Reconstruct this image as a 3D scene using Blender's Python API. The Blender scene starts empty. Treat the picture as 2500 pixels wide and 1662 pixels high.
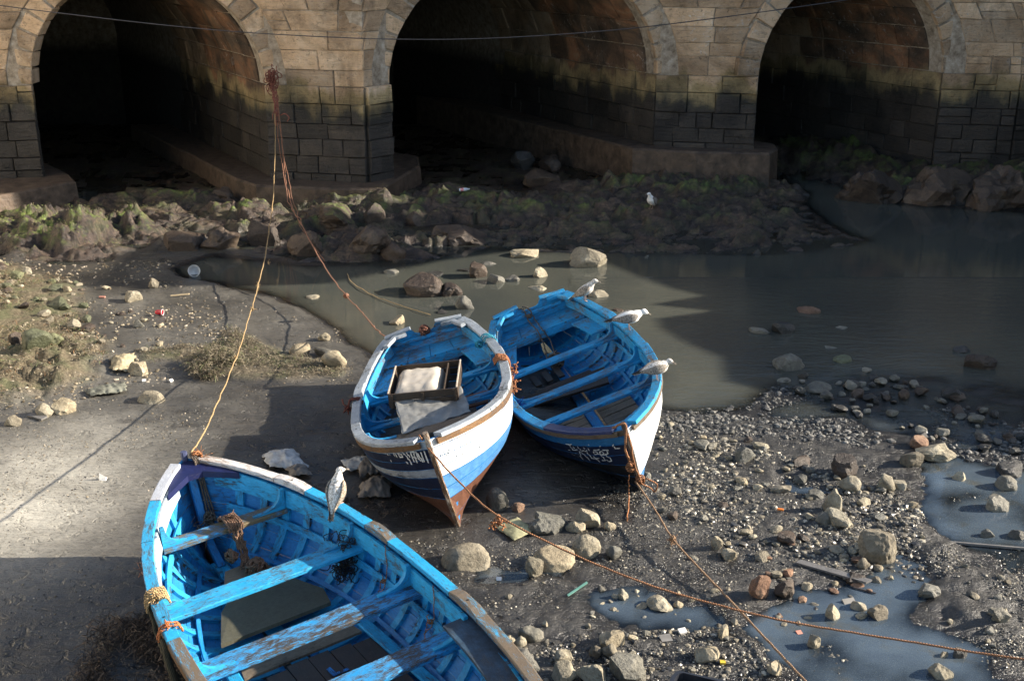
import bpy, math, random
import numpy as np
from mathutils import Vector, Matrix
random.seed(7); rng = np.random.default_rng(7)
SC = bpy.context.scene
R_ = math.radians

# ------------------------------------------------------------------ camera
CAM_H, PITCH, FPX, PCX, PCY = 5.5, R_(19.3), 2800.0, 1250.0, 831.0
cam_d = bpy.data.cameras.new('camera'); cam = bpy.data.objects.new('camera', cam_d)
SC.collection.objects.link(cam)
cam.location = (0, 0, CAM_H); cam.rotation_euler = (R_(90) - PITCH, 0, 0)
cam_d.sensor_width = 36.0; cam_d.lens = FPX / 2500.0 * 36.0
cam_d.clip_start = 0.1; cam_d.clip_end = 2000
SC.camera = cam
# ------------------------------------------------------------------ sky, sun, exposure
SUN = Vector((2.4, 0.25, 1.0)).normalized()
SKY_STRENGTH, SUN_STRENGTH, EXPOSURE = 0.085, 5.0, 1.50
world = bpy.data.worlds.new('World'); SC.world = world; world.use_nodes = True
wt = world.node_tree; wt.nodes.clear()
sky = wt.nodes.new('ShaderNodeTexSky'); sky.sky_type = 'NISHITA'; sky.sun_disc = False
sky.sun_elevation = math.asin(SUN.z); sky.sun_rotation = math.atan2(SUN.x, SUN.y)
sky.air_density = 1.0; sky.dust_density = 1.0; sky.ozone_density = 1.0
bg = wt.nodes.new('ShaderNodeBackground'); bg.inputs['Strength'].default_value = SKY_STRENGTH
wo = wt.nodes.new('ShaderNodeOutputWorld')
wt.links.new(sky.outputs[0], bg.inputs[0]); wt.links.new(bg.outputs[0], wo.inputs[0])
sun_d = bpy.data.lights.new('sun', 'SUN'); sun = bpy.data.objects.new('sun', sun_d)
SC.collection.objects.link(sun)
sun_d.energy = SUN_STRENGTH; sun_d.angle = R_(0.5); sun_d.color = (1.0, 0.90, 0.76)
sun.rotation_euler = (-SUN).to_track_quat('-Z', 'Y').to_euler(); sun.location = (20, 5, 15)
SC.view_settings.view_transform = 'Standard'; SC.view_settings.look = 'None'
SC.view_settings.exposure = EXPOSURE; SC.view_settings.gamma = 1.0
SC.view_settings.use_curve_mapping = False
SC.render.engine = 'CYCLES'
SC.cycles.max_bounces = 6; SC.cycles.diffuse_bounces = 3; SC.cycles.glossy_bounces = 3
SC.cycles.transparent_max_bounces = 8; SC.cycles.use_denoising = True
SC.cycles.sample_clamp_indirect = 4.0

# ------------------------------------------------------------------ surveying helpers
CP, SP = math.cos(PITCH), math.sin(PITCH)
def ray(px, py):
    u = (px - PCX) / FPX; v = (py - PCY) / FPX
    return Vector((u, CP - v * SP, -SP - v * CP))
def at(px, py, z=0.0):
    r = ray(px, py); return Vector((0, 0, CAM_H)) + r * ((z - CAM_H) / r.z)
def atY(px, py, Y):
    r = ray(px, py); return Vector((0, 0, CAM_H)) + r * (Y / r.y)
def proj(p):
    p = np.atleast_2d(np.asarray(p, float)); x, y, z = p[:, 0], p[:, 1], p[:, 2] - CAM_H
    d = y * CP - z * SP; v = -(z * CP + y * SP)
    return np.stack([PCX + FPX * x / d, PCY + FPX * v / d], 1)

# ------------------------------------------------------------------ object helpers
def tag(o, label=None, cat=None, group=None, kind=None):
    if label: o['label'] = label
    if cat: o['category'] = cat
    if group: o['group'] = group
    if kind: o['kind'] = kind
    return o
def empty(name, loc=(0, 0, 0), label=None, cat=None, group=None, mat=None):
    o = bpy.data.objects.new(name, None); SC.collection.objects.link(o)
    o.empty_display_size = 0.1
    if mat is not None: o.matrix_world = mat
    else: o.location = loc
    tag(o, label, cat, group)
    return o
class MB:
    """collects geometry and links it as ONE mesh object"""
    def __init__(s): s.v = []; s.f = []; s.uv = []; s.mi = []; s.sm = []
    def add(s, vs, fs, uvs=None, mi=0, smooth=False):
        b = len(s.v); s.v += [tuple(p) for p in vs]
        for k, f in enumerate(fs):
            s.f.append([b + i for i in f]); s.mi.append(mi); s.sm.append(smooth)
            s.uv.append(uvs[k] if uvs is not None else [(0, 0)] * len(f))
        return s
    def build(s, name, mats, parent=None, inv=None):
        me = bpy.data.meshes.new(name); me.from_pydata(s.v, [], s.f)
        if not isinstance(mats, (list, tuple)): mats = [mats]
        for m in mats: me.materials.append(m)
        me.polygons.foreach_set('material_index', s.mi); me.polygons.foreach_set('use_smooth', s.sm)
        uvl = me.uv_layers.new(name='UVMap')
        flat = [c for f in s.uv for c in f]
        uvl.data.foreach_set('uv', np.array(flat, dtype=np.float32).ravel())
        me.update()
        if inv is not None: me.transform(inv)
        o = bpy.data.objects.new(name, me); SC.collection.objects.link(o)
        if parent is not None: o.parent = parent
        return o
def recenter(o, base=None):
    """give a world-space top-level mesh its origin at its base"""
    n = len(o.data.vertices); co = np.empty(n * 3, dtype=np.float32); o.data.vertices.foreach_get('co', co)
    co = co.reshape(-1, 3); c = Vector(((co[:, 0].min() + co[:, 0].max()) / 2, (co[:, 1].min() + co[:, 1].max()) / 2, co[:, 2].min()))
    if base is not None: c = Vector(base)
    o.data.transform(Matrix.Translation(-c)); o.location = c
    return o
def np_mesh(name, V, Fc, mat, smooth=False, parent=None):
    me = bpy.data.meshes.new(name); k = Fc.shape[1]
    me.vertices.add(len(V)); me.vertices.foreach_set('co', V.astype(np.float32).ravel())
    me.loops.add(Fc.size); me.loops.foreach_set('vertex_index', Fc.astype(np.int32).ravel())
    me.polygons.add(len(Fc)); me.polygons.foreach_set('loop_start', np.arange(0, Fc.size, k, dtype=np.int32))
    me.polygons.foreach_set('loop_total', np.full(len(Fc), k, dtype=np.int32))
    me.polygons.foreach_set('use_smooth', np.full(len(Fc), smooth))
    me.update(calc_edges=True); me.validate()
    for m in (mat if isinstance(mat, (list, tuple)) else [mat]): me.materials.append(m)
    o = bpy.data.objects.new(name, me); SC.collection.objects.link(o)
    if parent: o.parent = parent
    return o

def frames(pts, up=None):
    pts = [Vector(p) for p in pts]; out = []; n = len(pts); prev = None
    for i in range(n):
        t = (pts[min(i + 1, n - 1)] - pts[max(i - 1, 0)]).normalized()
        if up is not None:
            u_ = Vector(up[i] if isinstance(up, list) else up)
        elif prev is None:
            u_ = Vector((0, 0, 1)) if abs(t.z) < 0.9 else Vector((0, 1, 0))
        else: u_ = prev
        s_ = t.cross(u_)
        if s_.length < 1e-6: s_ = t.cross(Vector((1, 0.3, 0.2)))
        s_.normalize(); u2 = s_.cross(t).normalized(); prev = u2
        out.append((pts[i], t, s_, u2))
    return out
def sweep(mb, pts, sect, up=None, closed_ends=True, smooth=False, mi=0, scale=None, jit=0.0, uo=None):
    """sweep a closed 2D section (side, up) along a path; UV = metres along, metres round"""
    fr = frames(pts, up); m = len(sect); vs = []; L = [0.0]
    for i in range(1, len(fr)): L.append(L[-1] + (fr[i][0] - fr[i - 1][0]).length)
    pr = [0.0]
    for j in range(m):
        a = sect[j]; b = sect[(j + 1) % m]; pr.append(pr[-1] + math.hypot(a[0] - b[0], a[1] - b[1]))
    u0 = random.random() * 5 if uo is None else uo; v0 = random.random() * 5
    for i, (p, t, s_, u_) in enumerate(fr):
        k = scale[i] if scale else 1.0
        for (a, b) in sect:
            j1 = random.uniform(-jit, jit) if jit else 0; j2 = random.uniform(-jit, jit) if jit else 0
            vs.append(p + s_ * (a * k + j1) + u_ * (b * k + j2))
    fs = []; uvs = []
    for i in range(len(fr) - 1):
        for j in range(m):
            a = i * m + j; b = i * m + (j + 1) % m
            fs.append([a, b, b + m, a + m])
            uvs.append([(u0 + L[i], v0 + pr[j]), (u0 + L[i], v0 + pr[j + 1]), (u0 + L[i + 1], v0 + pr[j + 1]), (u0 + L[i + 1], v0 + pr[j])])
    if closed_ends:
        fs.append(list(range(m))[::-1]); uvs.append([(u0 + sect[j][0], v0 + sect[j][1]) for j in range(m)][::-1])
        e = (len(fr) - 1) * m
        fs.append([e + j for j in range(m)]); uvs.append([(u0 + sect[j][0], v0 + sect[j][1]) for j in range(m)])
    mb.add(vs, fs, uvs, mi, smooth)
    return mb
def rect(w, h, c=0.006, x0=None, z0=None):
    """chamfered rectangle section, width w (side), height h (up)"""
    x0 = -w / 2 if x0 is None else x0; z0 = -h / 2 if z0 is None else z0
    x1 = x0 + w; z1 = z0 + h; c = min(c, w * .4, h * .4)
    return [(x0 + c, z0), (x1 - c, z0), (x1, z0 + c), (x1, z1 - c), (x1 - c, z1), (x0 + c, z1), (x0, z1 - c), (x0, z0 + c)]
def lerp(a, b, t): return a + (b - a) * t
def vl(a, b, n): a = Vector(a); b = Vector(b); return [a.lerp(b, i / n) for i in range(n + 1)]
def catmull(P, n=8):
    P = [Vector(p) for p in P]; P = [P[0] * 2 - P[1]] + P + [P[-1] * 2 - P[-2]]; out = []
    for i in range(1, len(P) - 2):
        for k in range(n):
            t = k / n; a, b, c, d = P[i - 1], P[i], P[i + 1], P[i + 2]
            out.append(0.5 * ((2 * b) + (c - a) * t + (2 * a - 5 * b + 4 * c - d) * t * t + (3 * b - a - 3 * c + d) * t ** 3))
    out.append(P[-2]); return out
def circle(r, n=6): return [(r * math.cos(2 * math.pi * k / n), r * math.sin(2 * math.pi * k / n)) for k in range(n)]

# ------------------------------------------------------------------ noise (numpy)
def _h(ix, iy, seed):
    n = (ix.astype(np.int64) * 374761393 + iy.astype(np.int64) * 668265263 + seed * 974634777) & 0x7fffffff
    n = ((n ^ (n >> 13)) * 1274126177) & 0x7fffffff
    return ((n ^ (n >> 16)) & 0xffff) / 65535.0
def vnoise(x, y, seed=0):
    x0 = np.floor(x); y0 = np.floor(y); fx = x - x0; fy = y - y0
    fx = fx * fx * (3 - 2 * fx); fy = fy * fy * (3 - 2 * fy)
    a = _h(x0, y0, seed); b = _h(x0 + 1, y0, seed); c = _h(x0, y0 + 1, seed); d = _h(x0 + 1, y0 + 1, seed)
    return (a * (1 - fx) + b * fx) * (1 - fy) + (c * (1 - fx) + d * fx) * fy
def fbm(x, y, octv=5, seed=0, gain=0.5):
    s = 0; a = 1.0; t = 0
    for k in range(octv):
        s = s + a * vnoise(x + 13.7 * k, y - 7.3 * k, seed + k); t += a; a *= gain; x = x * 2.03; y = y * 2.03
    return s / t * 2 - 1
def ridge(x, y, octv=4, seed=0):
    s = 0; a = 1.0; t = 0
    for k in range(octv):
        s = s + a * (1 - np.abs(2 * vnoise(x + 9.1 * k, y + 3.3 * k, seed + k) - 1)); t += a; a *= .55; x = x * 2.1; y = y * 2.1
    return s / t
def sstep(a, b, x):
    t = np.clip((x - a) / (b - a), 0, 1); return t * t * (3 - 2 * t)

# ------------------------------------------------------------------ materials
def newmat(name):
    m = bpy.data.materials.new(name); m.use_nodes = True; nt = m.node_tree; nt.nodes.clear()
    out = nt.nodes.new('ShaderNodeOutputMaterial'); b = nt.nodes.new('ShaderNodeBsdfPrincipled')
    nt.links.new(b.outputs[0], out.inputs[0]); return m, nt, b, out
class N:
    def __init__(s, nt): s.nt = nt
    def new(s, t, **k):
        n = s.nt.nodes.new(t)
        for a, v in k.items(): setattr(n, a, v)
        return n
    def link(s, a, b): s.nt.links.new(a, b)
    def coord(s, which='Object', scale=(1, 1, 1)):
        tc = s.new('ShaderNodeTexCoord'); mp = s.new('ShaderNodeMapping'); mp.inputs['Scale'].default_value = scale
        s.link(tc.outputs[which], mp.inputs[0]); return mp.outputs[0]
    def geo(s, scale=(1, 1, 1)):
        g = s.new('ShaderNodeNewGeometry'); mp = s.new('ShaderNodeMapping'); mp.inputs['Scale'].default_value = scale
        s.link(g.outputs['Position'], mp.inputs[0]); return mp.outputs[0]
    def noise(s, vec, scale, detail=5, rough=.6, dist=0.0):
        n = s.new('ShaderNodeTexNoise'); n.inputs['Scale'].default_value = scale; n.inputs['Detail'].default_value = detail
        n.inputs['Roughness'].default_value = rough; n.inputs['Distortion'].default_value = dist
        s.link(vec, n.inputs['Vector']); return n.outputs['Fac']
    def ramp(s, fac, stops, interp='LINEAR'):
        r = s.new('ShaderNodeValToRGB'); r.color_ramp.interpolation = interp; e = r.color_ramp.elements
        while len(e) > len(stops): e.remove(e[-1])
        while len(e) < len(stops): e.new(0.5)
        for k, (p, c) in enumerate(stops):
            e[k].position = p; e[k].color = (c[0], c[1], c[2], 1) if isinstance(c, (tuple, list)) else (c, c, c, 1)
        s.link(fac, r.inputs[0]); return r.outputs[0]
    def mix(s, fac, a, b, mode='MIX'):
        m = s.new('ShaderNodeMix', data_type='RGBA', blend_type=mode)
        for sock, val in ((m.inputs[0], fac), (m.inputs[6], a), (m.inputs[7], b)):
            if hasattr(val, 'links') or isinstance(val, bpy.types.NodeSocket): s.link(val, sock)
            elif isinstance(val, (tuple, list)): sock.default_value = (val[0], val[1], val[2], 1)
            else: sock.default_value = val
        return m.outputs[2]
    def math(s, op, a, b=0.0, c=0.0, clamp=False):
        m = s.new('ShaderNodeMath', operation=op); m.use_clamp = clamp
        for k, val in enumerate((a, b, c)):
            if isinstance(val, bpy.types.NodeSocket): s.link(val, m.inputs[k])
            elif k < 2 or op in ('MULTIPLY_ADD',): m.inputs[k].default_value = val
        return m.outputs[0]
    def bump(s, h, strength, dist, bsdf, normal=None):
        b = s.new('ShaderNodeBump'); b.inputs['Strength'].default_value = strength; b.inputs['Distance'].default_value = dist
        s.link(h, b.inputs['Height'])
        if normal is not None: s.link(normal, b.inputs['Normal'])
        s.link(b.outputs[0], bsdf.inputs['Normal']); return b.outputs[0]
MATS = {}
def plain(name, col, rough=.6, spec=.5, bscale=0, bdist=.002, var=.25, vs=8.0, metallic=0):
    if name in MATS: return MATS[name]
    m, nt, b, out = newmat(name); n = N(nt); co = n.coord('Object')
    f = n.noise(co, vs, 5, .6)
    dark = tuple(c * (1 - var) for c in col); lite = tuple(min(1, c * (1 + var)) for c in col)
    n.link(n.ramp(f, [(.3, dark), (.7, lite)]), b.inputs['Base Color'])
    b.inputs['Roughness'].default_value = rough; b.inputs['Specular IOR Level'].default_value = spec; b.inputs['Metallic'].default_value = metallic
    if bscale: n.bump(n.noise(co, bscale, 6, .65), .6, bdist, b)
    MATS[name] = m; return m
def paint(name, col, wear=.4, wood=(.16, .105, .06), rough=.5, second=None, grain=60.0, spec=.4, dirt=.35):
    """old paint on wood: chips follow the grain (UV u = along, v = across, metres)"""
    if name in MATS: return MATS[name]
    m, nt, b, out = newmat(name); n = N(nt)
    uv = n.coord('UV', (18, grain * 3.2, 1)); uv2 = n.coord('UV', (4.5, 12, 1)); ob = n.coord('Object')
    g1 = n.noise(uv, 1.0, 8, .72, .3); g2 = n.noise(uv2, 1.6, 5, .6, .4); g3 = n.noise(ob, 2.1, 3, .5)
    s = n.math('ADD', n.math('MULTIPLY', g1, .52), n.math('ADD', n.math('MULTIPLY', g2, .26), n.math('MULTIPLY', g3, .22)))
    th = .36 + .2 * wear
    mask = n.ramp(s, [(th - .02, 0.0), (th + .02, 1.0)])          # 1 = paint
    woodc = n.ramp(n.noise(uv, 1.7, 6, .7), [(.3, tuple(c * .45 for c in wood)), (.7, tuple(min(1, c * 1.35) for c in wood))])
    p2 = second or tuple(min(1, c * 1.25 + .02) for c in col)
    pc = n.ramp(n.noise(ob, 9, 6, .7), [(.3, col), (.75, p2)])
    dk = n.ramp(n.noise(uv2, 5.0, 6, .75), [(.32, 1 - dirt), (.6, 1.0)])
    pc = n.mix(1.0, pc, dk, 'MULTIPLY')
    n.link(n.mix(mask, woodc, pc), b.inputs['Base Color'])
    b.inputs['Roughness'].default_value = rough; b.inputs['Specular IOR Level'].default_value = spec
    h = n.math('ADD', n.math('MULTIPLY', mask, .6), n.math('MULTIPLY', g1, .8))
    n.bump(h, .8, .004, b)
    MATS[name] = m; return m
BLUE = (.010, .275, .56); BLUE1 = (.012, .30, .56); NAVY = (.004, .010, .034)
def M_blue(): return paint('weathered_blue_paint', BLUE, .52, wood=(.12, .10, .08))
def M_bluein(): return paint('shaded_blue_inside_paint', (.004, .155, .44), .40, second=(.008, .24, .54))  # darker than the thwart blue: shade inside the boats put into the colour
def M_blue1(): return paint('flaking_cyan_blue_paint', BLUE1, .50, wood=(.075, .060, .048))
def M_blue1in(): return paint('shaded_cyan_blue_inside_paint', (.003, .175, .44), .36, wood=(.10, .07, .05))  # inner planks darker than the ribs: shade between them put into the colour
def M_worn(): return paint('mostly_bare_blue_wood', BLUE1, .98, wood=(.16, .12, .08))
def M_wood(): return paint('bare_brown_wood', (.10, .07, .045), .5, wood=(.16, .12, .085), second=(.17, .13, .09))
def M_darkwood(): return paint('wet_dark_wood', (.028, .020, .016), .4, wood=(.06, .04, .03), second=(.05, .035, .026), rough=.35)
def M_white(): return paint('chipped_white_paint', (.60, .62, .63), .36, wood=(.22, .16, .10), second=(.74, .75, .74), dirt=.25)
def M_greywhite(): return paint('grey_white_rail_paint', (.30, .34, .38), .48, wood=(.09, .09, .09), second=(.44, .48, .51), dirt=.3)
def M_navy(): return paint('navy_blue_paint', NAVY, .18, wood=(.05, .05, .05), second=(.007, .018, .055))
def M_midblue(): return paint('mid_blue_topside_paint', (.04, .16, .38), .25, wood=(.2, .25, .3), second=(.09, .25, .48))
def M_brown(): return paint('red_brown_bottom_paint', (.10, .040, .022), .25, wood=(.05, .03, .02), second=(.14, .06, .035))
def M_rub(): return paint('orange_brown_rubbing_wood', (.16, .085, .035), .6, wood=(.09, .06, .04), second=(.22, .12, .05))
def M_black(): return paint('black_bottom_tar', (.010, .010, .012), .2, wood=(.03, .025, .02), second=(.016, .016, .018), rough=.45)

def stone_mat(name, mode):
    m, nt, b, out = newmat(name); n = N(nt); g = n.geo()
    oi = n.new('ShaderNodeObjectInfo')
    f1 = n.noise(g, 1.3, 6, .65, .5); f2 = n.noise(g, 14, 7, .72); lay = n.noise(n.geo((2, 2, 14)), 1.6, 5, .65, .8)
    up = n.ramp(f1, [(.25, (.40, .265, .155)), (.5, (.64, .46, .295)), (.75, (.76, .62, .46))])
    up = n.mix(n.math('MULTIPLY', lay, .35), up, (.36, .24, .14))
    sep = n.new('ShaderNodeSeparateXYZ'); n.link(g, sep.inputs[0])
    drip = n.noise(n.geo((1.6, 1.6, .45)), 1.1, 4, .55)
    zz = n.math('ADD', sep.outputs[2], n.math('ADD', n.math('MULTIPLY', n.math('SUBTRACT', f1, .5), .5), n.math('MULTIPLY', n.math('SUBTRACT', drip, .5), 1.3)))
    lo = n.ramp(f1, [(.3, (.028, .026, .026)), (.55, (.055, .048, .042)), (.8, (.095, .075, .055))])
    lo = n.mix(n.math('MULTIPLY', lay, .35), lo, (.05, .04, .025))
    zf = n.new('ShaderNodeMapRange'); n.link(zz, zf.inputs[0])
    zf.inputs[1].default_value = 1.4; zf.inputs[2].default_value = 2.75
    band = n.ramp(zf.outputs[0], [(0.0, (.0, .0, .0)), (.42, (.0, .0, .0)), (.60, (.55, .55, .55)), (.86, (1, 1, 1))])
    och = n.mix(f1, (.20, .15, .07), (.50, .38, .20))
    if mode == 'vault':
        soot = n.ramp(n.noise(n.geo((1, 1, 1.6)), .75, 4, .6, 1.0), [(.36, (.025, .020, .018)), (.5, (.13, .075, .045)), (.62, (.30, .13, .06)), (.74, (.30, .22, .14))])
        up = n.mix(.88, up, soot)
    low = n.mix(n.ramp(zf.outputs[0], [(.0, 0.0), (.30, 0.0), (.5, 1.0)]), lo, n.mix(.35, lo, (.05, .065, .025)))
    col = n.mix(n.ramp(zf.outputs[0], [(.40, 0.0), (.64, 1.0)]), low, och)
    col = n.mix(n.ramp(zf.outputs[0], [(.70, 0.0), (.84, 1.0)]), col, up)
    # white lime streaks and salt, above the tide line only
    wm = n.ramp(n.noise(g, 5.5, 8, .75, 1.2), [(.57, 0.0), (.63, 1.0)])
    wm2 = n.ramp(n.noise(g, .9, 3, .5), [(.45, 0.0), (.62, 1.0)])
    wz = n.ramp(zf.outputs[0], [(.74, 0.0), (.92, 1.0)])
    n1 = n.math('MULTIPLY', n.math('MULTIPLY', wm, wm2), n.math('MULTIPLY', wz, .75))
    col = n.mix(n1, col, (.62, .60, .56))
    pits = n.ramp(f2, [(.30, .35), (.44, 1.0)])
    col = n.mix(1.0, col, pits, 'MULTIPLY')
    st_ = n.ramp(n.noise(n.geo((1, 1, .7)), .85, 6, .7, .8), [(.34, .42), (.52, .95), (.7, 1.08)])
    col = n.mix(1.0, col, st_, 'MULTIPLY')
    rnd = n.ramp(oi.outputs['Random'], [(0, .62), (.5, .95), (1, 1.22)])
    col = n.mix(1.0, col, rnd, 'MULTIPLY')
    n.link(col, b.inputs['Base Color']); b.inputs['Roughness'].default_value = .85
    wet = n.ramp(zf.outputs[0], [(.4, .55), (.7, .9)]); n.link(wet, b.inputs['Roughness'])
    h = n.math('ADD', n.math('MULTIPLY', lay, .9), n.math('ADD', f1, n.math('MULTIPLY', f2, .7)))
    n.bump(h, 1.0, .055, b)
    MATS[name] = m; return m
S_stone = stone_mat('tide_stained_sandstone', 'face'); S_vault = stone_mat('sooty_vault_stone', 'vault')
def mortar_mat():
    m, nt, b, out = newmat('lime_mortar'); n = N(nt); g = n.geo()
    f = n.noise(g, 6, 7, .7); sep = n.new('ShaderNodeSeparateXYZ'); n.link(g, sep.inputs[0])
    zf = n.new('ShaderNodeMapRange'); n.link(sep.outputs[2], zf.inputs[0]); zf.inputs[1].default_value = 2.0; zf.inputs[2].default_value = 2.6
    up = n.ramp(f, [(.32, (.13, .10, .07)), (.5, (.30, .25, .19)), (.68, (.46, .41, .34))])
    lo = n.ramp(f, [(.3, (.012, .011, .010)), (.7, (.05, .045, .038))])
    n.link(n.mix(zf.outputs[0], lo, up), b.inputs['Base Color']); b.inputs['Roughness'].default_value = .9
    n.bump(f, .8, .02, b); return m
S_mortar = mortar_mat()
def rock_mat(name, cols, wet=.6, moss=0.0, fine=26):
    if name in MATS: return MATS[name]
    m, nt, b, out = newmat(name); n = N(nt); g = n.geo(); oi = n.new('ShaderNodeObjectInfo')
    f1 = n.noise(g, 3.1, 6, .65, .4); f2 = n.noise(g, fine, 7, .72)
    c = n.ramp(f1, [(.28, cols[0]), (.5, cols[1]), (.74, cols[2])])
    c = n.mix(1.0, c, n.ramp(f2, [(.3, .5), (.5, 1.0), (.75, 1.25)]), 'MULTIPLY')
    c = n.mix(1.0, c, n.ramp(oi.outputs['Random'], [(0, (.62, .60, .58)), (.5, (.95, .95, .92)), (1, (1.25, 1.18, 1.05))]), 'MULTIPLY')
    if moss:
        ge = n.new('ShaderNodeNewGeometry'); sp = n.new('ShaderNodeSeparateXYZ'); n.link(ge.outputs['Normal'], sp.inputs[0])
        k = n.math('MULTIPLY', n.ramp(sp.outputs[2], [(.35, 0.0), (.8, 1.0)]), n.ramp(n.noise(g, 3.5, 5, .7), [(.56 - moss * .1, 0.0), (.70 - moss * .1, .9)]))
        c = n.mix(k, c, (.10, .13, .035))
    n.link(c, b.inputs['Base Color'])
    b.inputs['Roughness'].default_value = wet; b.inputs['Specular IOR Level'].default_value = .4
    n.bump(n.math('ADD', f1, n.math('MULTIPLY', f2, .9)), 1.0, .028, b)
    MATS[name] = m; return m
C_TAN = ((.13, .11, .08), (.28, .245, .18), (.46, .42, .33))
C_GREY = ((.06, .058, .05), (.14, .135, .115), (.27, .255, .22))
C_BROWN = ((.028, .020, .016), (.066, .048, .037), (.13, .098, .072))
K_tan = rock_mat('dusty_tan_rock', C_TAN, .75); K_grey = rock_mat('grey_river_rock', C_GREY, .5)
K_brown = rock_mat('brown_wet_rock', C_BROWN, .5); K_moss = rock_mat('mossy_rock', C_BROWN, .6, .8)
K_green = rock_mat('green_slimed_stone', ((.06, .065, .035), (.12, .13, .075), (.19, .2, .12)), .55)
K_red = rock_mat('reddish_conglomerate', ((.12, .06, .04), (.22, .13, .085), (.34, .23, .16)), .8)
K_dark = rock_mat('dark_wet_rock', ((.02, .02, .02), (.05, .048, .045), (.09, .085, .08)), .35)

# ------------------------------------------------------------------ ground survey (outlines read off at ground level)
def poly(pts, z=0.0): return np.array([[*at(x, y, z)[:2]] for x, y in pts])
P_CREEK = poly([(440, 655), (520, 628), (620, 640), (760, 650), (980, 648), (1190, 606), (1400, 614), (1620, 620), (1800, 622), (1950, 612), (2130, 588), (2020, 545), (1965, 480), (1925, 440), (1800, 395), (1830, 385), (1950, 430), (2060, 458), (2150, 492), (2300, 508), (2600, 520), (2900, 700), (3000, 1020), (2500, 1010), (2260, 935), (2080, 960), (1900, 935), (1800, 985), (1690, 1010), (1610, 1000), (1560, 900), (1400, 880), (1200, 870), (1000, 880), (860, 830), (760, 745), (640, 712), (570, 690), (490, 674)])
P_RIFFLE = poly([(1900, 935), (2080, 900), (2300, 900), (2700, 960), (2800, 1120), (2400, 1120), (2180, 1100), (1990, 1050), (1800, 1010)])
P_SHELF = poly([(-900, 470), (-700, 590), (-200, 605), (0, 622), (150, 640), (260, 632), (330, 600), (430, 575), (520, 590), (640, 612), (760, 632), (980, 636), (1190, 596), (1400, 605), (1620, 612), (1900, 612), (2125, 585), (2010, 540), (1950, 465), (1895, 420), (1880, 380), (1700, 330), (1300, 260), (1050, 300), (300, 300), (-900, 300)], .1)
P_RIGHTBANK = poly([(1790, 400), (1950, 437), (2060, 450), (2150, 487), (2300, 500), (2600, 512), (3300, 520), (3300, 300), (1800, 300)])
P_GRAVEL = poly([(1560, 1010), (1700, 1020), (1900, 1000), (2200, 1090), (2600, 1150), (2900, 1300), (2900, 1800), (1200, 1800), (1150, 1560), (1000, 1330), (1180, 1260), (1500, 1235), (1590, 1110)])
P_PUD = [poly(p) for p in (
    [(2210, 1130), (2320, 1110), (2500, 1150), (2700, 1200), (2700, 1400), (2500, 1420), (2380, 1360), (2290, 1330), (2240, 1250), (2280, 1190)],
    [(1760, 1540), (1900, 1450), (2050, 1440), (2120, 1330), (2260, 1340), (2290, 1420), (2300, 1500), (2330, 1560), (2420, 1580), (2460, 1700), (2350, 1800), (1950, 1800), (1900, 1640), (1850, 1600)],
    [(1480, 1440), (1620, 1440), (1760, 1480), (1740, 1540), (1560, 1540), (1450, 1500)],
    [(1210, 1380), (1400, 1395), (1420, 1430), (1280, 1450), (1190, 1425)],
    [(1920, 1150), (1990, 1160), (2060, 1200), (1990, 1210), (1930, 1190)],
    [(1230, 450), (1300, 440), (1330, 470), (1260, 490)], [(200, 430), (330, 440), (300, 490), (220, 480)],
    [(980, 550), (1150, 545), (1240, 560), (1200, 572), (1000, 572)])]
P_WEED = poly([(-500, 640), (60, 650), (200, 700), (220, 760), (190, 800), (270, 850), (250, 930), (120, 985), (-60, 1010), (-500, 1050)])
P_DRIFT = poly([(330, 860), (520, 850), (560, 800), (640, 850), (760, 880), (860, 900), (850, 925), (700, 930), (560, 930), (500, 900), (330, 890)])
def sd(poly_, X, Y):
    """signed distance, positive inside"""
    best = np.full(X.shape, 1e9); ins = np.zeros(X.shape, bool); n = len(poly_)
    for i in range(n):
        ax, ay = poly_[i]; bx, by = poly_[(i + 1) % n]; dx, dy = bx - ax, by - ay
        t = np.clip(((X - ax) * dx + (Y - ay) * dy) / (dx * dx + dy * dy + 1e-12), 0, 1)
        best = np.minimum(best, np.hypot(X - ax - t * dx, Y - ay - t * dy))
        c = ((ay > Y) != (by > Y)) & (X < (bx - ax) * (Y - ay) / (by - ay + 1e-12) + ax); ins ^= c
    return np.where(ins, best, -best)
BUMPS = [  # buried boulders and mounds: px, py, radius, height
    (150, 585, .75, .34), (262, 578, .6, .40), (30, 570, .8, .36), (205, 618, .5, .26), (350, 580, .45, .28), (90, 620, .55, .22), (440, 600, .5, .15), (530, 600, .45, .18),
    (790, 545, .8, .16), (890, 545, .6, .2), (1345, 520, 1.3, .12), (1120, 500, 1.3, .15), (1600, 540, 1.2, .12),
    (1700, 470, 1.2, .30), (1540, 462, 1.0, .24), (1880, 472, .8, .30), (1420, 470, .8, .16),
    (620, 905, .0001, 0), (1900, 560, .9, .1),
    (740, 482, 1.3, -.20), (880, 478, .9, -.16), (40, 500, 1.2, -.2), (140, 480, .8, -.15), (540, 890, .34, .14), (120, 900, .8, .16), (40, 960, .7, .16), (60, 740, .9, .08), (160, 860, .6, .08),
    (2220, 1340, .5, .05), (2420, 1470, .7, .05)]
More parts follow.
